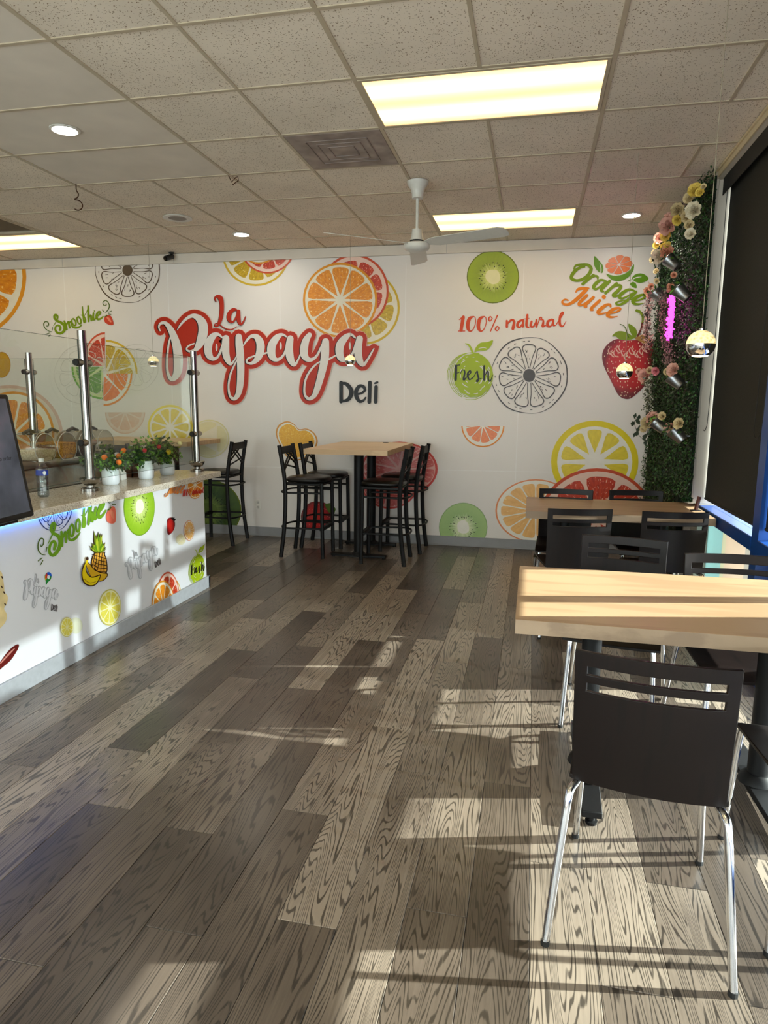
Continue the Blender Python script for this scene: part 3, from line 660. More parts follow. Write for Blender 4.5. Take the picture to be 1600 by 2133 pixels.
SWL = [[(270, 670, 8), (200, 650, 15), (130, 590, 17), (112, 510, 17), (150, 468, 17), (200, 490, 17), (206, 540, 17), (172, 560, 14), (156, 535, 9)], [(282, 588, 14), (276, 640, 12)], [(155, 715, 13), (220, 694, 13)], [(240, 725, 13), (210, 765, 12)],
       [(1320, 300, 8), (1380, 220, 17), (1395, 150, 17), (1360, 80, 17), (1310, 58, 15), (1270, 100, 15), (1288, 150, 14), (1328, 152, 14), (1336, 120, 9)], [(1255, 240, 14), (1300, 285, 12)], [(1380, 285, 13), (1445, 262, 12)], [(1375, 320, 13), (1430, 330, 13)]]
def smoothie(d, A=None, g=GRN, k=.10625):
    d.crop(80, 620, .10625)
    for st in SM: d.stroke(st, g, 0, A=A)
    for st in SWL: d.stroke(st, DKG, 1, A=A)
    def pp(q): return [A(*d.T(*p))[:2] if A else d.T(*p) for p in q]
    d.put(pp(cr([(1295, 410), (1335, 352), (1400, 345), (1445, 390), (1478, 500), (1460, 540), (1385, 530), (1312, 485)], 4, True)), STRL if A else ink('strawberry_mid', (206, 72, 48)), 1, raw=True)
    d.put(pp(cr([(1340, 385), (1400, 400), (1440, 480), (1400, 470)], 4, True)), ink('strawberry_heart', (236, 140, 110)), 2, raw=True)
    d.put(pp([(1290, 370), (1330, 355), (1340, 325), (1350, 350), (1380, 345), (1330, 378)]), DKG, 2, raw=True)
d = Deco('wall', 4); smoothie(d); d.build('wall_lettering', 'green Smoothie lettering with curls and a small strawberry')
HUN = [[(108, 166, 10), (150, 138, 26), (164, 128, 36)], [(160, 135, 46), (132, 306, 44)], [(96, 318, 13), (182, 318, 13)],
       [(298, 124, 16), (246, 150, 44), (222, 220, 50), (226, 286, 44), (256, 320, 22), (296, 290, 13), (324, 210, 12), (320, 142, 12), (298, 122, 12)], [(440, 124, 16), (388, 150, 44), (364, 220, 50), (368, 286, 44), (398, 320, 22), (438, 290, 13), (466, 210, 12), (462, 142, 12), (440, 122, 12)],
       [(616, 110, 17), (525, 320, 15)], [(548, 150, 13), (522, 124, 14), (500, 158, 20), (520, 186, 14), (548, 150, 12)], [(642, 280, 13), (616, 254, 14), (590, 288, 22), (612, 314, 14), (642, 280, 12)],
       [(742, 182, 28), (742, 262, 34)], [(752, 220, 18), (800, 172, 28), (838, 192, 36), (822, 286, 40)], [(946, 170, 24), (898, 198, 34), (882, 248, 34), (914, 268, 24), (950, 220, 18)], [(960, 174, 28), (956, 258, 30)], [(1016, 104, 30), (1004, 245, 32), (1034, 268, 18)], [(962, 158, 9), (1042, 148, 7)], [(1072, 190, 28), (1060, 250, 32), (1096, 258, 22), (1130, 192, 18)], [(1136, 172, 26), (1136, 262, 24)], [(1142, 262, 11), (1168, 185, 13), (1182, 142, 16), (1202, 134, 14), (1206, 152, 13), (1188, 164, 13), (1226, 172, 20), (1226, 215, 30), (1220, 256, 32), (1264, 240, 12)], [(1345, 162, 24), (1292, 190, 36), (1286, 248, 36), (1326, 254, 20), (1356, 200, 18)], [(1362, 172, 28), (1360, 238, 28), (1396, 240, 12)], [(1402, 230, 12), (1488, 92, 20), (1480, 66, 16), (1450, 122, 28), (1450, 228, 34), (1490, 252, 18), (1532, 184, 7)]]
d = Deco('wall', 4).crop(940, 640, .15625)
for st in HUN: d.stroke(st, VERM, 0)
d.build('wall_lettering', 'red 100% natural lettering')
FRESH = [[(66, 782, 34), (60, 965, 34)], [(72, 775, 12), (116, 770, 13)], [(70, 880, 9), (106, 870, 11)], [(122, 890, 7), (152, 836, 13), (182, 862, 20), (166, 968, 26), (212, 926, 10)], [(212, 922, 11), (262, 872, 15), (250, 846, 15), (220, 892, 26), (242, 964, 20), (302, 928, 11)], [(302, 928, 9), (346, 852, 14), (352, 894, 22), (366, 950, 24), (350, 994, 17), (338, 974, 12), (402, 948, 9)], [(440, 782, 20), (440, 968, 26)], [(450, 910, 9), (490, 852, 20), (496, 958, 22), (522, 984, 14), (552, 908, 9)]]
def fresh(d, A=None):
    d.crop(940, 640, .15625); rg = random.Random(5)
    def pp(q): return [A(*d.T(*p))[:2] if A else d.T(*p) for p in q]
    d.put(pp([(290+262*math.cos(i*.157)*(1+.02*math.sin(i*2.3)), 905+285*math.sin(i*.157)*(1+.02*math.sin(i*1.9))) for i in range(40)]), LIMEC, 0, raw=True)
    for k in range(4): d.stroke([(285-12*k+(275+10*k)*math.cos(i*.42+k), 900+8*k+(296+6*k)*math.sin(i*.42+k), 7) for i in range(13)], LIMEC, 1, A=A, n=3)
    for _ in range(34):
        a = rg.uniform(0, 6.28); r = rg.uniform(.55, .93) if math.sin(a) < .3 else rg.uniform(.35, .95); x, y = 290+255*r*math.cos(a), 905+275*r*math.sin(a); l = rg.uniform(20, 70); t = a+1.57
        d.stroke([(x, y, 8), (x+l*.5*math.cos(t), y+l*.5*math.sin(t), 11), (x+l*math.cos(t+.2), y+l*math.sin(t+.2), 3)], PAPER, 1, A=A, n=3)
    d.put(pp(cr([(312, 600), (330, 535), (390, 475), (480, 465), (556, 440), (535, 510), (470, 575), (370, 580)], 4, True)), LIMEC, 1, raw=True)
    d.stroke([(370, 550, 8), (430, 538, 12), (470, 548, 5)], PAPER, 2, A=A)
    d.stroke([(190, 485, 10), (240, 510, 24), (285, 600, 26)], LIMEC, 1, A=A)
    for st in FRESH: d.stroke(st, BLACK, 3, A=A)
d = Deco('wall', 6); fresh(d); d.build('wall_graphic', 'green scribbled lime with black Fresh lettering')
d = Deco('wall', 3); d.sketch(1102.5, 782, 79, 79.5, GREYINK, 1.9, 11, a0=.14); d.build('wall_graphic', 'grey line drawing of a citrus slice beside the lime')
d = Deco('wall', 3); d.sketch(266, 563, 66.5, 68, ink('sketch_brown', (92, 76, 62)), 1.7, 10, a0=.3); d.build('wall_graphic', 'grey line drawing of a citrus slice cut by the ceiling band')
OJ = [[(272, 385, 25), (302, 332, 34), (400, 316, 40), (500, 326, 50), (544, 382, 55), (508, 470, 58), (420, 542, 52), (320, 568, 45), (244, 545, 52), (232, 500, 55), (286, 420, 56), (372, 362, 42), (442, 352, 22)], [(580, 482, 46), (412, 622, 50)], [(510, 540, 24), (606, 494, 34), (648, 514, 36), (648, 542, 24)],
      [(762, 572, 38), (690, 562, 44), (612, 622, 58), (584, 678, 52), (622, 706, 36), (692, 660, 32), (782, 582, 32)], [(838, 578, 46), (706, 712, 52), (742, 742, 26)], [(948, 614, 46), (772, 766, 46)], [(840, 700, 20), (958, 644, 38), (1018, 664, 48), (960, 740, 58), (894, 798, 52), (932, 820, 36), (1004, 788, 22)],
      [(1238, 738, 30), (1172, 712, 36), (1106, 724, 46), (1022, 782, 58), (990, 834, 48), (1036, 852, 34), (1120, 818, 28), (1210, 764, 26)], [(1258, 748, 42), (1122, 880, 48), (1012, 948, 38), (944, 942, 32), (952, 912, 26), (1062, 882, 20), (1182, 868, 15)], [(1202, 900, 24), (1332, 870, 28), (1408, 812, 38), (1370, 792, 34), (1282, 822, 54), (1206, 888, 58), (1232, 936, 44), (1302, 942, 28), (1372, 928, 10)]]
JU = [[(302, 750, 24), (342, 704, 42), (432, 692, 46), (505, 690, 26)], [(468, 712, 58), (332, 850, 62), (202, 940, 44), (112, 942, 38), (84, 902, 30), (132, 868, 26), (180, 884, 20)], [(478, 804, 46), (366, 915, 54), (352, 956, 38), (402, 956, 30), (500, 890, 22)], [(580, 834, 46), (446, 964, 50), (474, 986, 26)], [(680, 884, 46), (546, 1014, 50), (574, 1036, 26)], [(745, 828, 66), (746, 830, 66)], [(852, 980, 34), (840, 948, 34), (772, 962, 48), (674, 1040, 62), (654, 1082, 52), (702, 1096, 36), (792, 1076, 18)], [(802, 1100, 24), (932, 1070, 28), (1008, 1022, 36), (970, 1002, 34), (882, 1032, 54), (804, 1108, 58), (832, 1142, 44), (892, 1148, 28), (962, 1134, 10)]]
d = Deco('wall', 5).crop(1160, 510, .13125)
for st in OJ: d.stroke(st, GRN, 1)
for st in JU: d.stroke(st, ORN, 1)
d.poly([(780, 458), (890, 488), (1040, 474), (1160, 400), (1220, 308), (1216, 400), (1150, 500), (1050, 562), (950, 575), (860, 548)], GRN2, 0, 3)
SEGO = pulp('logo_orange', (214, 92, 20), (226, 112, 24), (232, 130, 40), fl=.7)
for k in range(8):
    a = k*math.pi/4+.2; h = .36
    d.dpoly(985, 318, 218, 148, [(.08*math.cos(a), .08*math.sin(a)), (.9*math.cos(a-h), .9*math.sin(a-h)), (.99*math.cos(a-h*.5), .99*math.sin(a-h*.5)), (math.cos(a), math.sin(a)), (.99*math.cos(a+h*.5), .99*math.sin(a+h*.5)), (.9*math.cos(a+h), .9*math.sin(a+h))], SEGO, 1, -12)
for q in ([(596, 180), (660, 240), (730, 330), (738, 410), (712, 452), (650, 420), (598, 340), (588, 260)], [(1190, 532), (1230, 480), (1300, 455), (1380, 465), (1456, 535), (1390, 590), (1310, 605), (1235, 580)], [(1162, 622), (1205, 590), (1255, 618), (1266, 685), (1200, 668)]): d.poly(q, GRN2, 0, 3)
d.stroke([(680, 300, 6), (700, 370, 14), (698, 445, 18)], PAPER, 1); d.stroke([(1340, 510, 6), (1260, 520, 14), (1185, 558, 12)], PAPER, 1); d.stroke([(1120, 580, 8), (1200, 545, 8)], GRN2, 1)
d.build('wall_lettering', 'green and orange Orange Juice lettering with a half orange and leaves')
# big strawberry
STB = bpy.data.materials.new('ink_strawberry_body'); STB.use_nodes = True; MATS['ink_strawberry_body'] = STB
def _sb():
    nt = STB.node_tree; b = nt.nodes['Principled BSDF']; uv = node(nt, 'ShaderNodeUVMap'); uv.uv_map = 'disc'; sp = node(nt, 'ShaderNodeSeparateXYZ'); nt.links.new(uv.outputs[0], sp.inputs[0])
    ln = node(nt, 'ShaderNodeVectorMath', operation='LENGTH'); nt.links.new(uv.outputs[0], ln.inputs[0])
    n = node(nt, 'ShaderNodeTexNoise', Scale=2.5); nt.links.new(uv.outputs[0], n.inputs['Vector'])
    f = mth(nt, 'ADD', ln.outputs['Value'], mth(nt, 'MULTIPLY', n.outputs[0], .3))
    nt.links.new(ramp(nt, f, [(.35, lin((206, 36, 28))), (.8, lin((184, 22, 24))), (1.15, lin((112, 14, 20)))]), b.inputs['Base Color']); b.inputs['Roughness'].default_value = .34
_sb()
def berry(d, pts, layer=0, seeds=90, sd=CREAM, seed=2):
    cx = sum(p[0] for p in pts)/len(pts); cy = sum(p[1] for p in pts)/len(pts); rx = max(abs(p[0]-cx) for p in pts); ry = max(abs(p[1]-cy) for p in pts)
    q = cr(pts, 4, True); d.put(q, STB, layer, uvs=[((x-cx)/rx, (y-cy)/ry) for x, y in q]); rg = random.Random(seed)
    def inside(x, y):
        c = False; j = len(q)-1
        for i in range(len(q)):
            if (q[i][1] > y) != (q[j][1] > y) and x < (q[j][0]-q[i][0])*(y-q[i][1])/(q[j][1]-q[i][1])+q[i][0]: c = not c
            j = i
        return c
    n = int(math.sqrt(seeds*1.4)); k = rx*.022
    for i in range(n):
        for j in range(n):
            x = cx+rx*(-1+2*(i+.5+.5*(j % 2))/n)+rg.uniform(-.07, .07)*rx; y = cy+ry*(-1+2*(j+.5)/n)+rg.uniform(-.05, .05)*ry
            if inside(x, y) and inside(x+3*k, y) and inside(x-3*k, y): d.poly([(x, y-k*1.6), (x+k, y), (x, y+k*1.6), (x-k, y)], sd, layer+2)
d = Deco('wall', 4).crop(1240, 640, .1)
berry(d, [(470, 662), (350, 702), (230, 800), (160, 920), (143, 1040), (165, 1180), (220, 1320), (310, 1500), (400, 1680), (470, 1810), (560, 1890), (680, 1912), (780, 1870), (900, 1770), (1020, 1650), (1120, 1450), (1180, 1250), (1212, 1050), (1222, 850), (1180, 720), (1050, 682), (900, 680), (700, 692), (560, 685)], 0, 150)
rg = random.Random(4)
for i in range(15):
    x = 300+i*54; y = 930+60*math.sin(i*1.3)+rg.uniform(-40, 40)
    d.stroke([(x, y-60, 14), (x-30, y, 26), (x+10, y+70, 22), (x+50, y+80, 10)], ink('berry_shine', (226, 176, 160)), 3, n=3)
for q in ([(345, 605), (430, 520), (520, 498), (640, 520), (740, 580), (815, 640), (700, 682), (560, 680), (480, 655), (430, 610)], [(690, 345), (780, 390), (850, 460), (868, 560), (820, 640), (750, 560), (700, 450)]): d.poly(q, LEAFG, 3, 3)
d.poly([(820, 650), (900, 600), (1000, 570), (1100, 600), (1180, 690), (1100, 770), (990, 740), (900, 700)], ink('sepal_tan', (172, 128, 68)), 3, 3)
d.stroke([(515, 355, 14), (590, 385, 14), (640, 460, 20), (665, 560, 26), (700, 640, 14)], DKG, 4); d.stroke([(880, 600, 34), (950, 460, 36), (985, 300, 44)], ink('stalk_maroon', (110, 50, 40)), 4); d.stroke([(985, 300, 46), (985, 190, 50), (930, 100, 56), (860, 70, 58)], LEAFG, 4)
d.build('wall_graphic', 'big red strawberry with green sepals at the right end of the wall')
# kiwis
d = Deco('wall', 2); d.kiwi(1027, 577, 54.5, 55, KF, KR, KC, SEED, rcore=.28); d.build('wall_graphic', 'green kiwi slice below the ceiling band')
d = Deco('wall', 2); d.kiwi(434, 1063, 69, 64, KD, KR, ink('core_dark', (90, 110, 50)), SEED); d.build('wall_graphic', 'dark green kiwi slice low on the wall behind the counter end')
d = Deco('wall', 2); d.kiwi(965, 1098, 50.5, 51, KL, KRL, PITHW, SEED); d.build('wall_graphic', 'pale green kiwi slice standing on the baseboard')
# citrus pile right of the logo and others
d = Deco('wall', 1); d.citrus(759, 641, 74, 77, YEL, 9, layer=0, a0=.2); d.citrus(738, 607, 72, 77, GRF, 9, layer=3, a0=.35); d.citrus(709, 625.5, 77.5, 78, ORG, 10, layer=6, a0=.33, seg=.88, core=.12, gap=.03); d.build('wall_graphic', 'stack of orange, red grapefruit and lemon slices above the lettering')
d = Deco('wall', 1); d.citrus(533, 528, 70, 68, YEL, 9, layer=0, a0=.15); d.citrus(558, 514, 57, 56, GRF, 9, layer=3, a0=.1); d.citrus(540, 498, 50, 52, ORG, 9, layer=6); d.build('wall_graphic', 'citrus slices cut off by the ceiling band above the lettering')
d = Deco('wall', 1); d.citrus(-76, 577, 131, 131, ORG, 10, a0=.1, seg=.85, gap=.05); d.build('wall_graphic', 'large orange slice cut by the left edge of the photo')
d = Deco('wall', 1); d.citrus(28, 905, 86, 90, ORG, 10, a0=.2, seg=.8, layer=3); d.citrus(20, 910, 112, 108, (ink('pale_red', (214, 178, 160)), ink('pale_pith', (222, 208, 190)), ink('pale_pulp', (224, 190, 150))), 10, layer=0); d.build('wall_graphic', 'orange slice behind the dispensers at the left edge')
d = Deco('wall', 2); d.citrus(4, 760, 18.5, 27, (ink('amber_rind', (190, 130, 40)), ink('amber', (206, 160, 40)), pulp('amber', (190, 140, 24), (206, 158, 36), (226, 190, 70))), 3, layer=0, core=.3); d.build('wall_graphic', 'small amber citrus piece at the left edge of the wall')
# four coloured quarters
d = Deco('wall', 2)
for cx, cy, rx, ry, pal, cut, a0 in ((219, 762, 47, 70, GRF, ((-1, 0, .0), (0, -1, .0)), .4), (221, 778, 66, 70, YEL, ((1, 0, .0), (0, -1, .0)), .2), (215, 764, 66, 68, LIME, ((-1, 0, .0), (0, 1, .0)), .3), (216, 778, 60, 68, WED, ((1, 0, 0), (0, 1, 0)), .3)):
    d.citrus(cx, cy, rx, ry, pal, 7, cut=cut, a0=a0, seg=.85, layer=0, gap=.03)
d.sketch(176, 780, 62, 62, ink('ghost_grey', (206, 200, 192)), 1., 9, 3, dots=False, fill=False); d.sketch(285, 765, 45, 48, ink('ghost_grey', (206, 200, 192)), 1., 9, 3, dots=False, fill=False)
d.build('wall_graphic', 'disc of four fruit quarters, red, yellow, green and orange')
d = Deco('wall', 2); d.citrus(261, 858, 42, 46, (ink('faded_rind', (216, 186, 166)), ink('faded_p', (220, 204, 190)), ink('faded_s', (214, 184, 164))), 8, cut=((0, 1, .02),)); d.build('wall_graphic', 'faded orange wedge above the second bar table')
d = Deco('wall', 2); d.citrus(436, 914, 42, 40, FAD, 3, layer=0, seg=.9, core=.4); d.citrus(355, 890, 47, 47, LEM, 10, layer=3, seg=.82, gap=.07, core=.16, pith=.9); d.build('wall_graphic', 'yellow lemon slice behind the plants with faded slices beside it')
d = Deco('wall', 3)
HO = cr([(602, 956), (585, 930), (575, 905), (580, 886), (598, 877), (614, 884), (623, 894), (640, 893), (656, 903), (662, 922), (650, 944), (628, 958)], 4, True)
d.put(HO, ink('heart_rind', (216, 150, 70)), 0, raw=True); cxh, cyh = 617, 918
for sc_, M_, ly in ((.93, PITHW, 1), (.85, pulp('heart', (226, 158, 16), (238, 180, 26), (250, 214, 90), n=9, fl=.6), 2)): d.put([(cxh+(x-cxh)*sc_, cyh+(y-cyh)*sc_) for x, y in HO], M_, ly, uvs=[((x-cxh)/45, (y-cyh)/45) for x, y in HO], raw=True)
d.build('wall_graphic', 'heart shaped orange slice behind the bar stool')
d = Deco('wall', 1); PK = (ink('pink_rind', (206, 74, 66)), ink('pink_pith', (226, 168, 158)), pulp('pink', (196, 70, 66), (216, 112, 104), (230, 166, 156), n=9)); d.citrus(812, 1000, 62, 60, PK, 9, layer=0, seg=.92); d.citrus(832, 977, 80, 57, PK, 9, layer=3, seg=.92, a0=.3); d.build('wall_graphic', 'pink grapefruit slices behind the bar table')
d = Deco('wall', 2); d.T = lambda x, y: (x, y); berry(d, [(632, 1060), (648, 1046), (668, 1045), (684, 1052), (692, 1068), (686, 1092), (670, 1112), (650, 1116), (634, 1102), (627, 1080)], 0, 60, ink('seed_pink', (224, 120, 110)), 6); d.poly([(676, 1050), (690, 1047), (700, 1060), (696, 1072), (684, 1066)], DKG, 3); d.build('wall_graphic', 'red strawberry low on the wall behind the bar stools')
d = Deco('wall', 2); d.citrus(1006, 885, 45, 46.5, WED, 10, cut=((0, 1, .06),), a0=.16, seg=.8, core=.1, gap=.03); d.build('wall_graphic', 'orange wedge on the blank part of the wall')
d = Deco('wall', 1); d.citrus(1116, 1064, 84, 66, PEA, 14, layer=0, seg=.86, gap=.03, pith=.96); d.citrus(1239, 962, 91, 86, LEM, 10, layer=3, seg=.78, gap=.09, core=.22, pith=.86, a0=.31); d.citrus(1243, 1083, 120, 108, GRF, 8, layer=6, seg=.84, a0=.1, gap=.06); d.build('wall_graphic', 'lemon, red grapefruit and pale orange slices behind the far dining table')
# joints of the wall film
d = Deco('wall', 0)
for x in (131, 348, 582, 846, 1092): d.poly([(x-.8, 548), (x+.8, 548), (x+.8-(x-714)*.06, 1105), (x-.8-(x-714)*.06, 1105)], ink('film_joint', (238, 234, 230)), 0)
d.poly([(500, 971), (1340, 986), (1340, 987.3), (500, 972.3)], ink('film_joint', (238, 234, 230)), 0)
d.build('film_joint', 'pale joints between the strips of wall film')
# ------------------------------------------------------------------ counter front print
A = aff([(116.7, 655.6), (91.9, 674.2), (236.7, 676.3)], [(109.9, 1089.4), (77.6, 1130.9), (238.7, 1087)])
d = Deco('counter', 4); smoothie(d, A, ink('bright_green', (112, 158, 36))); d.build('counter_lettering', 'green Smoothie lettering with curls on the counter front')
d = Deco('counter', 1); d.sketch(112, 1060, 36, 46, ink('navy_line', (46, 62, 104)), 1.5, 9, a0=.4); d.build('counter_graphic', 'dark blue line drawing of a lime slice under the worktop')
d = Deco('counter', 1); d.kiwi(289.5, 1056, 32.5, 60, KB, ink('kr2', (120, 160, 40)), ink('kc2', (250, 250, 226)), SEED, nseed=40); d.build('counter_graphic', 'bright kiwi slice on the counter front')
for dst, lab in (([(49.7, 1212.6), (119.9, 1237.5), (69.4, 1265)], 'grey La Papaya Deli lettering low on the counter front under a map pin'), ([(260.9, 1177), (326.7, 1143), (291.9, 1203.8)], 'grey La Papaya Deli lettering below the kiwi on the counter front')):
    A = aff([(330, 681), (779.6, 725.7), (489.7, 834)], dst); d = Deco('counter', 1); logo(d, A, red=GREYL, halo=GREYM, white=ink('logo_white', (222, 223, 227)), black=None, dil=7.5, deli=GREYINK, la=GREYM); d.build('counter_lettering', lab)
d = Deco('counter', 2).crop(30, 1080, .13125)
PIN = cr([(497, 1055), (490, 1000), (476, 950), (480, 895), (510, 858), (540, 850), (570, 872), (582, 920), (565, 975), (525, 1010)], 3, True)
d.put(PIN, ink('pin_green', (40, 140, 60)), 0)
def ccut(M, a, b, c_, ly):
    P = PIN; out = []
    for i in range(len(P)):
        p, q = P[i], P[(i+1) % len(P)]; dp, dq = a*p[0]+b*p[1]-c_, a*q[0]+b*q[1]-c_
        if dp >= 0: out.append(p)
        if dp*dq < 0: t = dp/(dp-dq); out.append((p[0]+(q[0]-p[0])*t, p[1]+(q[1]-p[1])*t))
    if len(out) > 2: d.put(out, M, ly)
ccut(ink('pin_yellow', (236, 190, 40)), -1, -.5, -980, 1); ccut(ink('pin_blue', (40, 100, 210)), .2, -1, -800, 2); ccut(ink('pin_red', (206, 60, 48)), -1, -.55, -1005+8, 3) if False else None
d.poly([(476, 950), (480, 895), (500, 868), (520, 905), (500, 950)], ink('pin_red', (206, 60, 48)), 3)
d.poly([(525+22*math.cos(i*.524), 928+34*math.sin(i*.524)) for i in range(12)], ink('logo_white', (222, 223, 227)), 4)
d.build('counter_graphic', 'small red, blue, yellow and green map pin')
d = Deco('counter', 2).crop(30, 1080, .13125); OUT = ink('fruit_outline', (58, 34, 20)); PA = ink('pineapple', (230, 170, 60), var=.12); BN = ink('banana', (226, 200, 20), var=.1); rg = random.Random(8)
d.poly([(1250, 560), (1330, 515), (1400, 515), (1440, 590), (1468, 700), (1462, 860), (1340, 870), (1222, 790), (1205, 700), (1222, 620)], OUT, 0, 3); d.poly([(1260, 570), (1340, 528), (1392, 528), (1428, 600), (1450, 700), (1446, 850), (1340, 852), (1238, 780), (1222, 700), (1236, 630)], PA, 1, 3)
for i in range(5): d.stroke([(1225+8*i, 640+i*55-70, 11), (1320, 660+i*60-60, 12), (1448, 660+i*52-20, 13)], OUT, 2); d.stroke([(1260+i*42, 545-i*4, 11), (1250+i*40, 660, 11), (1225+i*52-20, 800+i*8, 11)] if i < 5 else [], OUT, 2)
for i in range(17):
    a = -math.pi/2+(-1.15+2.3*i/16)*1.05; l = (370 if 5 < i < 11 else 240)*rg.uniform(.75, 1.); bx, by = 1318+(i-8)*5, 545; tx, ty = bx+l*math.cos(a)*.55, by+l*math.sin(a); nx, ny = -math.sin(a)*24, math.cos(a)*24; mx_, my_ = (bx+tx)/2-nx*.2, (by+ty)/2
    d.poly([(bx, by+10), (mx_+nx*1.4, my_), (tx, ty-6), (mx_-nx*1.4, my_)], OUT, 2+i % 2); d.poly([(bx, by), (mx_+nx*.9, my_), (tx, ty+12), (mx_-nx*.9, my_)], (LEAFG, ink('leaf_lime', (176, 192, 50)), GRN2)[i % 3], 4+i % 2)
d.poly([(1100, 690), (1180, 720), (1240, 800), (1340, 850), (1455, 870), (1455, 920), (1400, 980), (1320, 1000), (1200, 940)], OUT, 6, 3); d.poly([(1110, 705), (1175, 732), (1235, 812), (1338, 862), (1442, 882), (1440, 915), (1392, 968), (1320, 986), (1200, 930)], ink('banana_back', (216, 170, 36)), 7, 3)
d.poly([(1110, 690), (1065, 740), (1036, 850), (1045, 960), (1090, 1040), (1180, 1078), (1270, 1050), (1330, 960), (1342, 885), (1280, 905), (1200, 920), (1140, 870), (1110, 790)], OUT, 8, 3); d.poly([(1112, 710), (1076, 750), (1050, 850), (1060, 950), (1100, 1022), (1180, 1058), (1258, 1036), (1312, 955), (1326, 905), (1270, 924), (1195, 936), (1128, 885), (1100, 800)], BN, 9, 3)
d.stroke([(1110, 705, 34), (1125, 660, 34), (1122, 635, 40)], BN, 10); d.stroke([(1122, 640, 44), (1124, 626, 40)], OUT, 11); d.stroke([(1080, 960, 10), (1160, 1020, 14), (1260, 1000, 8)], ink('banana_shade', (160, 120, 20)), 10)
d.build('counter_graphic', 'pineapple with two bananas on the counter front')
for cx, cy, rx, ry, lab in ((227, 1265, 23.5, 38, 'large lemon slice at the foot of the counter front'), (137.5, 1306, 13.5, 20.5, 'small lemon slice with faded slices at the foot of the counter front')):
    d = Deco('counter', 2)
    if rx < 20: d.citrus(157, 1303, 14, 17, (ink('fl1', (220, 222, 196)),)*3, 3, layer=0)
    d.citrus(cx, cy, rx, ry, (ink('lemon_line', (206, 196, 90)), ink('lemon_pith', (240, 238, 190)), pulp('lemon_counter', (220, 206, 60), (232, 220, 90), (240, 232, 150))), 10, layer=3, seg=.86, gap=.06, rotd=4); d.build('counter_graphic', lab)
d = Deco('counter', 1); d.citrus(362, 1262, 18, 56, YEL, 9, layer=0); d.citrus(349, 1246, 24, 55, GRF, 9, layer=3, a0=.3); d.citrus(338, 1262, 24, 53, ORG, 10, layer=6, a0=.2); d.build('counter_graphic', 'orange and grapefruit slices standing on the kick board')
d = Deco('counter', 2); d.citrus(376, 1124, 10, 11, FAD, 4, layer=0); d.citrus(392.5, 1105, 11, 21, PEA, 14, layer=3, seg=.86, gap=.02); d.build('counter_graphic', 'small pale orange slice near the counter end')
d = Deco('counter', 2); d.T = lambda x, y: (x, y); berry(d, [(348, 1082), (355, 1078), (362, 1084), (364, 1094), (360, 1106), (352, 1114), (348, 1110), (347.5, 1095)], 0, 50, STRL, 9); d.poly([(355, 1080), (357, 1076), (359, 1079), (362, 1076.5), (362, 1080), (365, 1081), (362, 1086)], BLACK, 3); d.build('counter_graphic', 'small strawberry near the counter end')
A = aff([(985.5, 779), (1028, 779), (985.5, 824)], [(411, 1184), (426, 1178), (411, 1213)]); d = Deco('counter', 1); fresh(d, A); d.build('counter_graphic', 'green lime with black Fresh lettering at the counter end')
A = aff([(1171.2, 628), (1293, 655), (1230, 600)], [(341, 1032), (383, 1018), (362, 1002)]); d = Deco('counter', 3).crop(1160, 510, .13125)
for st in JU: d.stroke(st, ink('juice_orange', (214, 130, 60)), 5, A=A)
A2 = aff([(955, 690), (1180, 670), (1050, 660)], [(377.5, 1034), (423, 1022), (398, 1019)]); d.crop(940, 640, .15625)
for st in HUN: d.stroke(st, ink('juice_red', (190, 40, 30)), 6, A=A2)
d.T = lambda x, y: (x, y); d.citrus(405, 1010, 17, 29, ORG, 10, layer=0, seg=.88); d.build('counter_lettering', 'orange juice 100% natural lettering over an orange slice at the counter end')
d = Deco('counter', 2).crop(0, 980, .2875); d.poly([(-60, 700), (0, 730), (15, 760), (25, 830), (30, 880), (52, 910), (48, 960), (25, 1000), (45, 1040), (40, 1090), (0, 1140), (-60, 1180)], ink('ice_cream', (228, 206, 150), var=.15), 0, 3)
for x, y in ((8, 770), (22, 880), (30, 965), (6, 840)): d.stroke([(x, y, 10), (x+6, y+10, 8)], OUT, 1)
d.build('counter_graphic', 'vanilla ice cream at the left edge of the counter front')
d = Deco('counter', 2).crop(0, 980, .2875); d.poly([(-60, 1470), (0, 1385), (60, 1305), (110, 1264), (134, 1262), (124, 1300), (70, 1380), (0, 1440), (-60, 1510)], ink('spoon_maroon', (96, 24, 20)), 0, 3); d.stroke([(0, 1395, 8), (60, 1330, 12), (100, 1290, 6)], ink('spoon_shine', (196, 130, 116)), 1)
d.build('counter_graphic', 'dark red spoon handle low on the counter front')
# ------------------------------------------------------------------ furniture
OAK = wood_mat('pale_oak_laminate', (166, 135, 102), (182, 151, 117), (196, 165, 131), (150, 119, 87), rough=.42, stretch=7., ax='X', coat=.05, linemix=.45, freq=10., bump=.0)
OAKE = wood_mat('oak_edge_band', (150, 128, 104), (166, 142, 116), (178, 154, 128), (126, 104, 84), rough=.5, sx=2.2, stretch=9., ax='X', coat=0., linemix=.5, freq=12., bump=.0)
OAK_BRIGHT = wood_mat('oak_laminate_brightened', (214, 184, 144), (226, 198, 158), (236, 210, 174), (200, 168, 126), rough=.42, stretch=7., ax='X', coat=.05, linemix=.45, freq=10., bump=.0)  # lighter copy of the oak; ceiling light painted into bar tops and edges
CHROME = mat('chrome', (214, 216, 220), .09, 1., var=.02)
STEEL = mat('brushed_steel', (158, 155, 150), .2, 1., var=.08, scale=60)
BLK = mat('black_powder_coat', (14, 14, 15), .5, var=.1, spec=.3)
VINYL = mat('black_vinyl', (13, 12, 12), .32, var=.1, bump=.15, bscale=120)
RUB = mat('black_rubber', (22, 22, 22), .7)
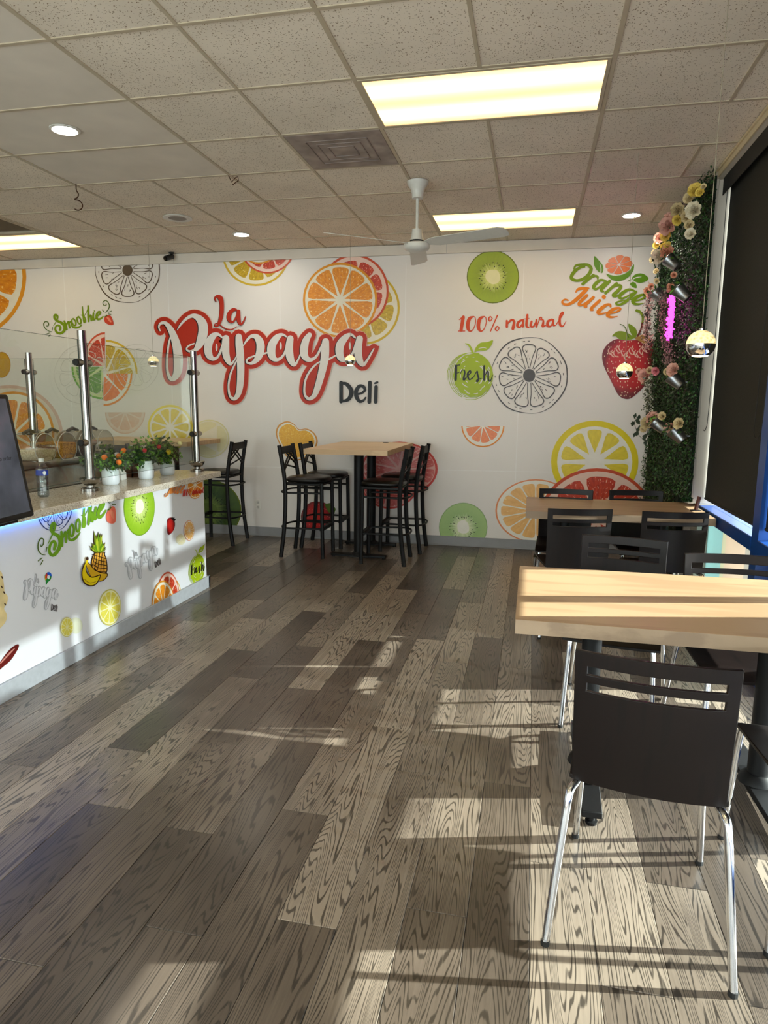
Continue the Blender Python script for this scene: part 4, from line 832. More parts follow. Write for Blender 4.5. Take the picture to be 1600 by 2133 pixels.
def plywood():
    M = wood_mat('dark_walnut_ply', (15, 8, 6), (21, 11, 9), (29, 15, 12), (9, 5, 4), rough=.42, sx=3., stretch=12., ax='Y', coat=.06, linemix=.6, freq=8., bump=.0); return M
PLY = plywood(); PLY.node_tree.nodes['Principled BSDF'].inputs['Specular IOR Level'].default_value = .22
def shell(us, vs_, fn, th, holes=()):
    """curved plate: grid of points fn(u,v)->(point, normal), thickness th, with rectangular holes (iu, iv)"""
    b = MB(); nu, nv = len(us), len(vs_); P = []; Q = []
    for v in vs_:
        for u in us:
            p, n = fn(u, v); P.append(Vector(p)+Vector(n)*th/2); Q.append(Vector(p)-Vector(n)*th/2)
    fs = []; N = nu*nv; cell = {(i, j) for i in range(nu-1) for j in range(nv-1)} - set(holes)
    for i, j in cell:
        a, c, d, e = j*nu+i, j*nu+i+1, (j+1)*nu+i+1, (j+1)*nu+i
        fs += [(a, c, d, e), (N+e, N+d, N+c, N+a)]
        for (di, dj), (p, q) in (((0, -1), (a, c)), ((1, 0), (c, d)), ((0, 1), (d, e)), ((-1, 0), (e, a))):
            if (i+di, j+dj) not in cell: fs.append((p, N+p, N+q, q))
    b.add(P+Q, fs); return b
def make_dining_chair():
    t = thing('dining_chair', '', 'chair')
    us = [-.2, -.168, -.12, -.06, 0, .06, .12, .168, .2]
    def back(u, z):
        k = (z-.46)/.37; y = -.155-.028*k-.028*(1-(u/.2)**2); w = 1-.03*(1-k)
        return (u*w, y, z), (-2*.028*u/.04, 1, 0)
    zs = [.445, .46, .52, .60, .68, .718, .742, .765, .789, .815, .83]
    holes = [(i, j) for i in range(1, 7) for j in (5, 7)]
    shell(us, zs, back, .012, holes).build('backrest', PLY, t, smooth=50, bevel=.002)
    def seat(u, v):
        z = .45 + (.012*((v+.155)/.4-.6)**2 if v < .2 else -.0) - (max(0, v-.17)**2)*5.; w = 1.0+.04*(v+.155)/.4
        return (u*w, v, z-.006*(1-(u/.2)**2)), (0, 0, 1)
    shell(us, [-.162, -.13, -.08, 0, .08, .15, .19, .22, .245], seat, .012).build('seat', PLY, t, smooth=50, bevel=.002)
    for s in (-1, 1):
        rr_ = .0115
        MB().tube(cr([(s*.233, -.265, .006), (s*.212, -.225, .25), (s*.198, -.198, .40), (s*.19, -.178, .43), (s*.178, -.14, .436), (s*.172, .0, .435)], 4), rr_, 10).build('leg', CHROME, t, smooth=60)
        MB().tube(cr([(s*.195, .255, .006), (s*.185, .235, .25), (s*.178, .222, .40), (s*.174, .205, .428), (s*.172, .16, .435), (s*.172, .0, .435)], 4), rr_, 10).build('leg', CHROME, t, smooth=60)
        for x, y in ((s*.233, -.265), (s*.195, .255)): MB().lathe([(.0125, 0), (.0125, .014)], (x, y, 0), 10).build('foot_cap', RUB, t)
    b = MB()
    for y in (-.08, .1): b.tube([(-.172, y, .428), (.172, y, .428)], .009, 8)
    b.build('seat_frame', CHROME, t, smooth=60)
    return t
dc = make_dining_chair(); first = [True]
def place(proto, flag, x, y, deg, label, group):
    o = proto if flag[0] else copy_tree(proto); flag[0] = False
    o.location = (x, y, 0); o.rotation_euler = (0, 0, R(deg)); tag(o, label, 'chair', group); return o
G = 'dark wooden dining chairs with chrome legs'
place(dc, first, .362, 1.958, -8, 'dark brown slotted-back chair with chrome legs, nearest the camera', G)
place(dc, first, .905, 2.10, 3, 'dark chair cut off by the right edge, its seat beside the nearest chair', G)
place(dc, first, .426, 3.273, 168.5, 'dark chair at the far side of the near table, left, back fully visible', G)
place(dc, first, .885, 2.975, 182, 'dark chair at the far side of the near table, closest to the window', G)
place(dc, first, .286, 4.565, 9, 'dark chair at the near side of the far table, left of two', G)
place(dc, first, .858, 4.60, 7.5, 'dark chair at the near side of the far table, by the window', G)
place(dc, first, .27, 5.20, 178.5, 'dark chair behind the far table on the left, only its top rail showing', G)
place(dc, first, .82, 5.276, 187, 'dark chair behind the far table in front of the green hedge', G)
def dining_table(x0, x1, y0, y1, z, label, px):
    t = thing('dining_table', label, 'table', ((x0+x1)/2, (y0+y1)/2, 0), 0, 'oak dining tables'); w, l = (x1-x0)/2, (y1-y0)/2; th = .05
    top = MB().box((-w+.001, -l+.001, z-th), (w-.001, l-.001, z), c=.001).build('table_top', OAK, t)
    e = MB()
    for a, b in (((-w, -l, z-th), (w, -l+.0012, z-.0008)), ((-w, l-.0012, z-th), (w, l, z-.0008)), ((-w, -l, z-th), (-w+.0012, l, z-.0008)), ((w-.0012, -l, z-th), (w, l, z-.0008))): e.box(a, b)
    e.build('edge_band', OAKE, top)
    for x in px:
        q = x-(x0+x1)/2
        MB().tube([(q, 0, .05), (q, 0, z-th)], .038, 18).build('column', BLK, t, smooth=50)
        b = MB(); b.prism([(-.035, -.36), (.035, -.36), (.045, -.05), (.045, .05), (.035, .36), (-.035, .36), (-.045, .05), (-.045, -.05)], .03, .055, Matrix.Translation((q, 0, 0))); b.lathe([(.07, .05), (.06, .075), (.042, .09)], (q, 0, 0), 18); b.build('base', BLK, t, smooth=40, bevel=.003)
        for s in (-1, 1): MB().lathe([(.02, 0), (.022, .012), (.012, .014), (.012, .032)], (q, s*.34, 0), 12).build('glide', BLK, t, smooth=50)
        MB().box((q-.12, -.2, z-th-.008), (q+.12, .2, z-th)).build('mounting_plate', BLK, t)
dining_table(-.03, 1.17, 2.272, 3.072, .75, 'oak topped dining table in sunlight, nearest the camera', (.264, .90))
dining_table(-.02, 1.185, 4.69, 5.43, .755, 'oak topped dining table farther back, beside the green hedge', (.26, .93))
# ------------------------------------------------------------------ bar tables and stools
def make_stool():
    t = thing('bar_stool', '', 'bar stool'); sq = .0208
    for s in (-1, 1):
        MB().tube(cr([(s*.205, -.215, .0), (s*.198, -.178, .30), (s*.196, -.165, .60), (s*.19, -.178, .80), (s*.186, -.225, 1.07)], 5), sq, 8).build('back_leg', BLK, t, smooth=35)
        MB().tube([(s*.175, .195, 0), (s*.17, .185, .72)], sq*.92, 8).build('front_leg', BLK, t, smooth=35)
        for x, y in ((s*.205, -.215), (s*.175, .195)): MB().tube([(x, y, 0), (x, y, .035)], .02, 8).build('foot_cap', RUB, t)
    us = [-1, -.5, 0, .5, 1]
    prof = [(.5, 0), (.93, .0), (1., .012), (1., .028), (.93, .044), (.6, .052), (0.0, .054)]
    b = MB(); vs = []; n = 28
    for r, z in prof:
        for j in range(n):
            a = 2*math.pi*j/n; c, s_ = math.cos(a), math.sin(a); e = .62
            vs.append((.195*r*math.copysign(abs(c)**e, c), .01+.205*r*math.copysign(abs(s_)**e, s_), .722+z))
    fs = [(i*n+j, i*n+(j+1) % n, (i+1)*n+(j+1) % n, (i+1)*n+j) for i in range(len(prof)-1) for j in range(n)]+[tuple(range(n-1, -1, -1))]
    b.add(vs, fs); b.build('seat', VINYL, t, smooth=60)
    b = MB()
    for y in (-.165, .185): b.tube([(-.18, y, .708), (.18, y, .708)], .013, 6)
    for s in (-1, 1): b.tube([(s*.18, -.165, .708), (s*.172, .185, .708)], .013, 6)
    b.build('seat_frame', BLK, t)
    for z, r in ((.30, .0105), (.35, .0)):
        pass
    for nm, z in (('foot_ring', .285), ('upper_ring', .625)):
        b = MB(); b.tube(cr([(-.17, .19, z), (-.185, .0, z), (-.2, -.16, z), (-.13, -.225, z), (0, -.245, z), (.13, -.225, z), (.2, -.16, z), (.185, .0, z), (.17, .19, z)], 4), .0095, 6)
        if nm == 'foot_ring': b.box((-.172, .165, z-.02), (.172, .2, z+.012))
        b.build(nm, BLK, t, smooth=40)
    MB().box((-.19, -.222, .985), (.19, -.206, 1.055), rot('X', 0), c=.002).build('top_rail', BLK, t)
    for (xa, za), (xb, zb) in (((-.18, .86), (.03, .985)), ((-.18, .90), (-.05, .985)), ((.18, .86), (-.05, .985)), ((.18, .82), (-.13, .985)), ((-.18, .83), (.18, .90))):
        MB().tube([(xa, -.185, za), (xb, -.208, zb)], .0085, 6).build('lattice_bar', BLK, t)
    return t
st = make_stool(); ff = [True]
def stool(x, y, deg, label): o = place(st, ff, x, y, deg, label, 'black metal bar stools'); o['category'] = 'bar stool'
stool(-2.10, 6.265, -90, 'black bar stool left of the bar table, in front of the heart orange')
stool(-2.06, 6.73, -88, 'black bar stool behind the left one, half hidden by the bar table')
stool(-1.315, 6.17, 92, 'black bar stool right of the bar table, nearest the camera')
stool(-1.25, 6.72, 90, 'black bar stool right of the bar table, close to the wall')
stool(-3.20, 6.62, 92, 'black bar stool behind the counter end, at the second bar table')
stool(-3.95, 6.02, 5, 'black bar stool behind the potted plants, at the second bar table')
def bar_table(x0, x1, y0, y1, z, cols_, label, along):
    t = thing('bar_table', label, 'bar table', ((x0+x1)/2, (y0+y1)/2, 0), 0, 'tall oak bar tables'); w, l = (x1-x0)/2, (y1-y0)/2; th = .045
    top = MB().box((-w+.001, -l+.001, z-th), (w-.001, l-.001, z), c=.001).build('table_top', OAK_BRIGHT, t)
    e = MB(); OE = wood_mat('oak_edge_brightened', (190, 158, 120), (204, 172, 132), (214, 184, 146), (170, 138, 102), rough=.5, sx=2.2, ax='X', coat=0., linemix=.5, freq=12., bump=.0)
    for a, b in (((-w, -l, z-th), (w, -l+.0012, z-.0008)), ((-w, l-.0012, z-th), (w, l, z-.0008)), ((-w, -l, z-th), (-w+.0012, l, z-.0008)), ((w-.0012, -l, z-th), (w, l, z-.0008))): e.box(a, b)
    e.build('edge_band', OE, top)
    for x, y in cols_:
        q, r = x-(x0+x1)/2, y-(y0+y1)/2
        MB().tube([(q, r, .04), (q, r, z-th)], .046, 20).build('column', BLK, t, smooth=50)
        b = MB(); M_ = Matrix.Translation((q, r, 0)) @ rot('Z', 90 if along == 'x' else 0)
        b.prism([(-.03, -.27), (.03, -.27), (.05, -.05), (.05, .05), (.03, .27), (-.03, .27), (-.05, .05), (-.05, -.05)], .015, .035, M_); b.lathe([(.075, .03), (.06, .05), (.05, .06)], (q, r, 0), 18); b.build('base', BLK, t, smooth=40, bevel=.003)
        bp = MB()
        for s in (-1, 1): bp.tube([tuple(M_ @ Vector((0, s*.25, 0))), tuple(M_ @ Vector((0, s*.25, .02)))], .018, 10)
        bp.build('glide', BLK, t)
    MB().lathe([(.03, 0), (.03, .003), (.0, .0035)], ((x0+x1)/2*0+(.1 if along == 'x' else 0), l-.07, z), 16).build('cable_grommet', BLK, t)
bar_table(-1.955, -1.2, 5.70, 6.99, 1.07, ((-1.585, 6.22), (-1.60, 6.80)), 'tall oak bar table with two black columns, against the printed wall', 'x')
bar_table(-4.62, -3.36, 6.24, 6.99, 1.07, ((-4.3, 6.6), (-3.7, 6.6)), 'tall oak bar table behind the counter plants, under the lemon slice', 'y')
# ------------------------------------------------------------------ things on and behind the counter
GL = thin_glass('sneeze_glass', (250, 252, 250), .03)
EDGE = mat('glass_edge', (70, 84, 78), .2)
def post(x, y, z0, z1, label, tall=True):
    t = thing('glass_post', label, 'post', (x, y, z0), 0, 'stainless posts of the glass screen')
    MB().tube([(0, 0, .0), (0, 0, z1-z0)], .0255, 18).build('tube', STEEL, t, smooth=50)
    MB().lathe([(.055, 0), (.055, .016), (.05, .02), (.03, .02)], (0, 0, 0), 22).build('base_flange', STEEL, t, smooth=40)
    for z in ((.30, .78) if z0 > .5 else (1.2, 1.7)):
        b = MB(); b.box((-.018, -.07, z-.022), (.018, .07, z+.022), c=.012); b.build('clamp', STEEL, t, smooth=30, bevel=.004)
        MB().tube([(0, -.075, z), (0, -.062, z)], .02, 12).build('clamp_pad', RUB, t)
    if z0 > .5:
        b = MB(); n = 10; prof = [(.062*math.sin(i/n*math.pi/2), .03+.05*(1-math.cos(i/n*math.pi/2))) for i in range(n+1)]
        b.lathe(prof, (0, -.0, 0), 20); b.build('cone_bracket', STEEL, t, smooth=60)
    return t
post(-2.676, 3.735, CTOP, 1.885, 'tall stainless post on the counter edge beside the water bottle')
post(-2.634, 5.05, CTOP, 1.86, 'stainless post on the far end of the counter worktop')
post(-4.13, 5.05, 0, 1.86, 'stainless post rising behind the cereal dispensers')
def pane(p0, p1, z0, z1, label):
    p0, p1 = Vector(p0), Vector(p1); d = (p1-p0); l = d.length
    t = thing('glass_screen', label, 'glass panel', (p0.x, p0.y, z0), math.atan2(d.y, d.x), 'glass panels of the counter screen'); h = z1-z0
    MB().box((0, -.004, 0), (l, .004, h)).build('glass', GL, t)
    e = MB()
    for a, b in (((0, -.004, h), (l, .004, h+.0012)), ((-.0012, -.004, 0), (0, .004, h)), ((l, -.004, 0), (l+.0012, .004, h)), ((0, -.004, -.0012), (l, .004, 0))): e.box(a, b)
    e.build('polished_edge', EDGE, t)
pane((-2.674, 3.775), (-2.636, 5.012), .985, 1.815, 'clear glass screen along the counter, right of the tall post')
pane((-2.698, 2.46), (-2.677, 3.695), .985, 1.83, 'clear glass screen along the counter, left of the tall post')
pane((-2.675, 5.05), (-4.09, 5.05), .985, 1.81, 'clear glass screen across the counter end, behind the plants')
pane((-4.17, 5.05), (-5.4, 5.05), .985, 1.81, 'clear glass screen at the left edge, left of the rear post')
# steel back counter with dispensers
sc = thing('steel_cabinet', 'stainless steel serving cabinet behind the worktop', 'cabinet', (-3.2, 3.3, 0))
MB().box((-.22, -1.6, 0), (.22, 1.02, 1.05)).build('body', STEEL, sc, bevel=.004)
MB().box((-.23, -1.62, 1.05), (.235, 1.04, 1.058)).build('rim', mat('dark_rim', (60, 52, 46), .4, .8), sc)
CLEARP = thin_glass('clear_acrylic', (250, 250, 247), .05, .03)
def grain_mat(name, c0, c1, sc_):
    M = mat(name, c0, .8, var=0); nt = M.node_tree; b = nt.nodes['Principled BSDF']; tc = node(nt, 'ShaderNodeTexCoord'); v = node(nt, 'ShaderNodeTexVoronoi', Scale=sc_)
    nt.links.new(tc.outputs['Object'], v.inputs['Vector']); nt.links.new(ramp(nt, node_sep(nt, v.outputs['Color']), [(0, lin(c1)), (1, lin(c0))]), b.inputs['Base Color'])
    bp = node(nt, 'ShaderNodeBump', Strength=.8, Distance=.004); nt.links.new(v.outputs['Distance'], bp.inputs['Height']); nt.links.new(bp.outputs[0], b.inputs['Normal']); return M
def dispenser(y, fillname, c0, c1, sc_, lev, label):
    t = thing('cereal_dispenser', label, 'food dispenser', (-3.10, y, 1.058), 0, 'clear food dispensers in a row'); r = .098; zc = .108
    def prof(rad, top=1e9):
        pts = []
        for i in range(29):
            a = 2*math.pi*i/28-math.pi/2; yy, zz = rad*math.cos(a), rad*math.sin(a)
            zz = max(zz, -rad*.86); pts.append((yy, min(zz, top)))
        return pts
    def drum(rad, x0, x1, top=1e9, cap=True):
        b = MB(); P = prof(rad, top)[:-1]; n = len(P)
        xs = ((x0, .9), (x0+.015, 1), (x1-.02, 1), (x1, .9)) if top > 1e8 else ((x0, .97), (x1, .97))
        vs = [(x, p*s_, zc+q*s_) for x, s_ in xs for p, q in P]
        fs = [(i*n+j, i*n+(j+1) % n, (i+1)*n+(j+1) % n, (i+1)*n+j) for i in range(len(xs)-1) for j in range(n)]+[tuple(range(n-1, -1, -1)), tuple(range((len(xs)-1)*n, len(xs)*n))]
        b.add(vs, fs); return b
    drum(r, -.10, .10).build('drum', CLEARP, t, smooth=40)
    b = MB()
    for x_ in (-.085, .09): b.tube([(x_, p*.985, zc+q*.985) for p, q in prof(r)[:-1]], .0028, 5, closed=True)
    b.build('drum_rim', mat('acrylic_rim', (190, 186, 176), .12, var=0, spec=.9), t, smooth=50)
    drum(r-.006, -.09, .09, lev).build('filling', grain_mat(fillname, c0, c1, sc_), t)
    b = MB(); b.tube([(.095, -.05, .03), (.105, -.042, .055), (.108, 0, .062), (.105, .042, .055), (.095, .05, .03)], .004, 6); b.build('chute_lip', CLEARP, t)
    b = MB(); b.tube([(-.02, -.055, zc+.096), (-.02, 0, zc+.115), (-.02, .055, zc+.096)], .012, 8); b.build('lid', mat('smoked_lid', (70, 66, 62), .3), t, smooth=40)
dispenser(3.775, 'oats', (226, 212, 184), (176, 158, 128), 230., -.005, 'clear drum dispenser of pale oats, nearest the screen monitor')
dispenser(3.985, 'granola', (226, 166, 70), (150, 88, 30), 140., .028, 'clear drum dispenser of golden granola')
dispenser(4.195, 'chocolate_rice', (70, 44, 40), (36, 22, 20), 150., -.002, 'clear drum dispenser of dark chocolate cereal, behind the tall post')
dispenser(4.405, 'coconut_flakes', (206, 198, 186), (160, 148, 134), 150., -.05, 'nearly empty clear drum dispenser, last in the row')
# water bottle
bt = thing('water_bottle', 'clear plastic water bottle with blue label on the counter', 'bottle', (-2.757, 3.414, CTOP))
PET = thin_glass('clear_pet', (238, 242, 244), .12, .02)
prof = [(.0, .004), (.026, .0), (.0325, .012)]
for i in range(6): prof += [(.0325, .02+i*.013), (.0305, .0265+i*.013)]
prof += [(.0325, .10), (.029, .112), (.0325, .125), (.0325, .160), (.030, .172), (.022, .188), (.0135, .198), (.0125, .208)]
MB().lathe(prof, (0, 0, 0), 24).build('body', PET, bt, smooth=50)
MB().lathe([(.0, .006), (.029, .006), (.0295, .15), (.0, .15)], (0, 0, 0), 20).build('water', thin_glass('water', (226, 232, 234), .03), bt, smooth=50)
lb = MB().lathe([(.0332, .127), (.0332, .158)], (0, 0, 0), 24); lbo = lb.build('label_band', mat('blue_label', (28, 58, 150), .35, var=.25, scale=40), bt, smooth=50, label='blue paper label')
b = MB(); n = 14; c0 = -.5
b.add([(.0337*math.cos(c0+.30*math.cos(2*math.pi*i/n)), .0337*math.sin(c0+.30*math.cos(2*math.pi*i/n)), .1425+.011*math.sin(2*math.pi*i/n)) for i in range(n)], [tuple(range(n))]); b.build('white_emblem', mat('white_emblem', (232, 234, 240), .4), lbo)
MB().lathe([(.0135, .204), (.0145, .206), (.0145, .222), (.012, .2235), (.0, .2235)], (0, 0, 0), 20).build('cap', mat('white_cap', (232, 234, 236), .4), bt, smooth=40)
# potted plants
JAR = mat('white_painted_jar', (214, 222, 226), .3, var=.04, scale=20)
LEAFM = [mat('leaf_deep', (34, 66, 30), .5, var=.25, scale=60), mat('leaf_fresh', (96, 140, 48), .5, var=.25, scale=60)]
def leaf_quad(b, p, n, up, l, w):
    n = n.normalized(); s = n.cross(up)
    if s.length < 1e-3: s = n.cross(Vector((1, 0, 0)))
    s.normalize(); t = s.cross(n)
    b.add([p, p+t*l*.5+s*w+n*l*.08, p+t*l, p+t*l*.5-s*w+n*l*.08], [(0, 1, 2, 3)])
def plant(x, y, h, label, fruit, seed, wide=.10):
    t = thing('potted_plant', label, 'potted plant', (x, y, CTOP), 0, 'plants in white jars on the worktop'); rg = random.Random(seed); t.scale = (1.32, 1.32, 1.32)
    MB().lathe([(.0, .0), (.034, .0), (.040, .006), (.042, .02), (.042, .066), (.038, .078), (.033, .083), (.035, .086), (.035, .098), (.030, .098), (.030, .07)], (0, 0, 0), 26).build('jar', JAR, t, smooth=50)
    b = MB(); sb = MB()
    for i in range(26):
        a = rg.uniform(0, 6.28); el = rg.uniform(.15, 1.); L = h*rg.uniform(.6, 1.)
        pts = []
        for k in range(6):
            f = k/5; pts.append(Vector((min(.033, math.cos(a)*wide*1.25*f*(1.25-el*.75)), math.sin(a)*wide*1.25*f*(1.25-el*.75), .095+L*(f*el-.35*f*f*(1-el)))))
        sb.tube(pts, .0012, 4)
        for k in range(1, 6):
            for _ in range(6):
                p = pts[k]+Vector((rg.gauss(0, .009), rg.gauss(0, .009), rg.gauss(0, .007))); n = Vector((rg.gauss(0, 1), rg.gauss(0, 1), rg.uniform(.2, 1.2))); p.x = min(p.x, .042)
                b.mi = 0 if rg.random() < .5 else 1
                leaf_quad(b, p, n, Vector((rg.gauss(0, 1), rg.gauss(0, 1), rg.gauss(0, 1))), rg.uniform(.017, .028), rg.uniform(.006, .009))
    sb.build('stems', LEAFM[0], t)
    o = b.build('foliage', LEAFM, t); o['kind'] = 'stuff'
    for (fx, fy, fz, r, c) in fruit:
        MB().lathe([(r*math.sin(i*math.pi/8), -r*math.cos(i*math.pi/8)) for i in range(9)], (fx, fy, fz), 14).build('fruit', mat('fruit_%d_%d_%d' % c, c, .35, var=.08), t, smooth=80)
OR_, RD_, YE_, AM_ = (240, 122, 20), (176, 30, 40), (226, 196, 50), (206, 110, 24)
plant(-2.751, 4.057, .10, 'white jar of green leaves with orange fruits, nearest the tall post', [(.03, -.085, .145, .0145, OR_), (.055, -.005, .115, .0145, OR_), (.02, .095, .165, .015, OR_), (.01, .065, .14, .014, AM_)], 11, .13)
plant(-2.718, 4.437, .13, 'white jar of green leaves with red fruits, middle of the three', [(.04, -.07, .16, .012, RD_), (.02, .065, .19, .0125, RD_), (.04, .075, .172, .0125, RD_)], 12, .095)
plant(-2.72, 4.735, .14, 'white jar of green leaves with yellow fruits, last of the three', [(.03, -.03, .135, .016, YE_), (.0, -.12, .2, .012, YE_), (.02, .12, .175, .014, (232, 222, 160))], 13, .09)
bk = thing('wooden_box', 'small brown wooden box between the jars on the worktop', 'box', (-2.90, 4.56, CTOP))
WB = mat('brown_crate_wood', (92, 56, 36), .6, var=.3, scale=50)
for z in (.0, .034, .068): 
    b = MB()
    for a, c in (((-.05, -.09, z), (.05, -.082, z+.03)), ((-.05, .082, z), (.05, .09, z+.03)), ((.042, -.09, z), (.05, .09, z+.03)), ((-.05, -.09, z), (-.042, .09, z+.03))): b.box(a, c)
    b.build('slat', WB, bk)
MB().box((-.042, -.082, 0), (.042, .082, .01)).build('bottom', WB, bk)
nh = thing('napkin_holder', 'small pale plastic holder behind the first jar', 'napkin holder', (-2.86, 4.32, CTOP))
MB().prism([(-.04, 0), (.04, 0), (.04, .05), (.02, .075), (-.02, .075), (-.04, .05)], -.03, .03, rot('X', 90)).build('body', mat('pale_plastic', (206, 204, 196), .4), nh, bevel=.004)
# order screen at the left edge
mo = thing('order_monitor', 'black framed customer order screen at the left edge, on the counter', 'monitor', (-2.31, 2.765, .93), R(96))
mm_ = rot('X', -9)
MB().box((-.0, -.018, -.005), (.42, .018, .57), Matrix.Translation((-.42, 0, 0)) @ Matrix.Identity(4), c=.006).build('housing', mat('black_plastic', (14, 14, 15), .35), mo, bevel=.003)
def screen_mat():
    M = mat('lit_screen', (20, 22, 26), .15, var=0); nt = M.node_tree; b = nt.nodes['Principled BSDF']; tc = node(nt, 'ShaderNodeTexCoord'); n = node(nt, 'ShaderNodeTexNoise', Scale=5.); n.inputs['Detail'].default_value = 5
    nt.links.new(tc.outputs['Object'], n.inputs['Vector']); nt.links.new(ramp(nt, n.outputs[0], [(.3, lin((46, 52, 62))), (.55, lin((84, 88, 98))), (.75, lin((120, 104, 116)))]), b.inputs['Emission Color']); b.inputs['Emission Strength'].default_value = .5; return M
sco = MB().box((-.396, -.0195, .022), (-.024, -.0182, .548)).build('screen', screen_mat(), mo)
tcu = bpy.data.curves.new('screen_text', 'FONT'); tcu.body = 'to order'; tcu.size = .026; to = bpy.data.objects.new('tmp', tcu); COL.objects.link(to)
bpy.context.view_layer.update()
me = bpy.data.meshes.new_from_object(to.evaluated_get(bpy.context.evaluated_depsgraph_get())); bpy.data.objects.remove(to)
me.materials.clear(); me.materials.append(mat('screen_text', (20, 20, 24), .4, var=0)); xo = link('screen_text', me, sco); xo.location = (-.166, -.0202, .27); xo.rotation_euler = (R(90), 0, 0)
MB().box((-.3, .0, -.015), (-.1, .05, .2)).build('mount', BLK, mo)
for o in list(mo.children): pass
mo.rotation_euler = (R(-9), 0, R(96))
# ------------------------------------------------------------------ ceiling things
WHT = mat('white_enamel', (206, 204, 196), .3, var=.03)
fan = thing('ceiling_fan', 'white three blade ceiling fan on a long rod', 'ceiling fan', (-.872, 5.09, CH-.0))
MB().lathe([(.0, -.002), (.078, -.002), (.074, -.02), (.052, -.05), (.042, -.08), (.040, -.115), (.0, -.115)], (0, 0, 0), 26).build('canopy', WHT, fan, smooth=40)
MB().tube([(0, 0, -.11), (0, 0, -.36)], .011, 12).build('rod', WHT, fan, smooth=50)
MB().lathe([(.0, -.325), (.036, -.325), (.040, -.37), (.048, -.395), (.048, -.40), (.0, -.40)], (0, 0, 0), 24).build('rod_cover', WHT, fan, smooth=40)
MB().lathe([(.04, -.398), (.05, -.402), (.05, -.412), (.04, -.416)], (0, 0, 0), 24).build('gap_ring', RUB, fan, smooth=40)
MB().lathe([(.0, -.412), (.06, -.414), (.092, -.425), (.096, -.445), (.088, -.462), (.05, -.478), (.0, -.48)], (0, 0, 0), 30).build('motor', WHT, fan, smooth=50)
for a in (98, 218, 338):
    M_ = rot('Z', a) @ Matrix.Translation((0, 0, -.425)) @ rot('X', -14)
    b = MB(); b.prism([(.07, -.025), (.12, -.05), (.16, -.062), (.66, -.072), (.70, -.05), (.71, 0), (.70, .05), (.66, .066), (.16, .058), (.12, .04), (.07, .025)], -.002, .002, M_); b.build('blade', WHT, fan, smooth=20, bevel=.001)
def pendant(x, y, z, r, label):
    t = thing('pendant_lamp', label, 'pendant lamp', (x, y, z), 0, 'bubble ball pendant lamps'); n = 10
    MB().tube([(0, 0, r*.95), (0, 0, CH-z)], .0016, 5).build('cord', mat('lamp_cord', (150, 138, 118), .5), t)
    MB().lathe([(.012, r*.9), (.012, r*1.1), (.004, r*1.2)], (0, 0, 0), 12).build('cord_grip', CHROME, t, smooth=40)
    AC = MATS.get('bubble_acrylic')
    if not AC:
        AC = mat('bubble_acrylic', (236, 214, 160), .15, var=0); nt = AC.node_tree; bb_ = nt.nodes['Principled BSDF']; tc = node(nt, 'ShaderNodeTexCoord'); v = node(nt, 'ShaderNodeTexVoronoi', Scale=75.); nt.links.new(tc.outputs['Object'], v.inputs['Vector'])
        nt.links.new(ramp(nt, v.outputs['Distance'], [(.1, lin((150, 112, 60))), (.42, lin((255, 226, 150))), (.6, lin((255, 240, 190)))]), bb_.inputs['Emission Color']); bb_.inputs['Emission Strength'].default_value = .62
    MB().lathe([(r*math.sin(i/n*math.pi/2), r*math.cos(i/n*math.pi/2)) for i in range(n+1)], (0, 0, 0), 28).build('acrylic_dome', AC, t, smooth=80, label='bubbly lit acrylic upper half')
    ang = [math.pi/2+i/n*(math.pi/2-.62) for i in range(n+1)]
    MB().lathe([(r*1.012*math.sin(a), r*1.012*math.cos(a)) for a in ang], (0, 0, 0), 28).build('chrome_bowl', CHROME, t, smooth=80)
    rb = r*math.sin(ang[-1]); zb = r*math.cos(ang[-1])
    MB().lathe([(rb, zb), (rb*.8, zb-.004), (0, zb-.006)], (0, 0, 0), 24).build('led_lens', mat('led_lens', (255, 240, 214), .4, var=0, emit=(255, 232, 196), es=9.), t, smooth=60)
pendant(.675, 3.144, 1.727, .0575, 'bubble glass ball pendant nearest the window shade, largest in view')
pendant(.575, 4.79, 1.692, .053, 'bubble glass ball pendant in front of the big strawberry')
pendant(-3.80, 6.43, 1.868, .054, 'bubble glass ball pendant left of the red lettering')
pendant(-1.745, 6.495, 1.874, .051, 'bubble glass ball pendant in front of the last red letter')
def downlight(x, y, label):
    t = thing('downlight', label, 'downlight', (x, y, CH), 0, 'round recessed downlights')
    MB().lathe([(.085, .0), (.085, -.004), (.072, -.008), (.064, -.004), (.062, .003)], (0, 0, 0), 28).build('trim_ring', WHT, t, smooth=40)
    MB().lathe([(.063, -.001), (.0, -.002)], (0, 0, 0), 28).build('lens', mat('downlight_lens', (255, 255, 250), .4, var=0, emit=(255, 246, 230), es=110.), t)
downlight(-2.745, 3.788, 'round recessed downlight in the smooth tile above the counter')
downlight(-2.76, 6.32, 'round recessed downlight near the wall above the lettering')
downlight(.73, 6.268, 'round recessed downlight near the hedge wall, on a pink lit tile')
sp_ = thing('ceiling_speaker', 'round grey speaker grille in the ceiling', 'speaker', (-3.068, 5.68, CH))
MB().lathe([(.115, .001), (.115, -.004), (.0, -.007)], (0, 0, 0), 30).build('grille', mat('grey_perforated', (142, 136, 130), .6, var=.2, scale=400), sp_, smooth=40); MB().lathe([(.123, .0), (.123, -.005), (.115, -.005)], (0, 0, 0), 30).build('rim', WHT, sp_, smooth=40)
sv = thing('security_camera', 'small black security camera below the ceiling at the wall', 'camera', (-3.83, 6.93, CH))
MB().lathe([(.028, -.0015), (.028, -.01), (.012, -.016), (.012, -.03)], (0, 0, 0), 18).build('mount', RUB, sv, smooth=40)
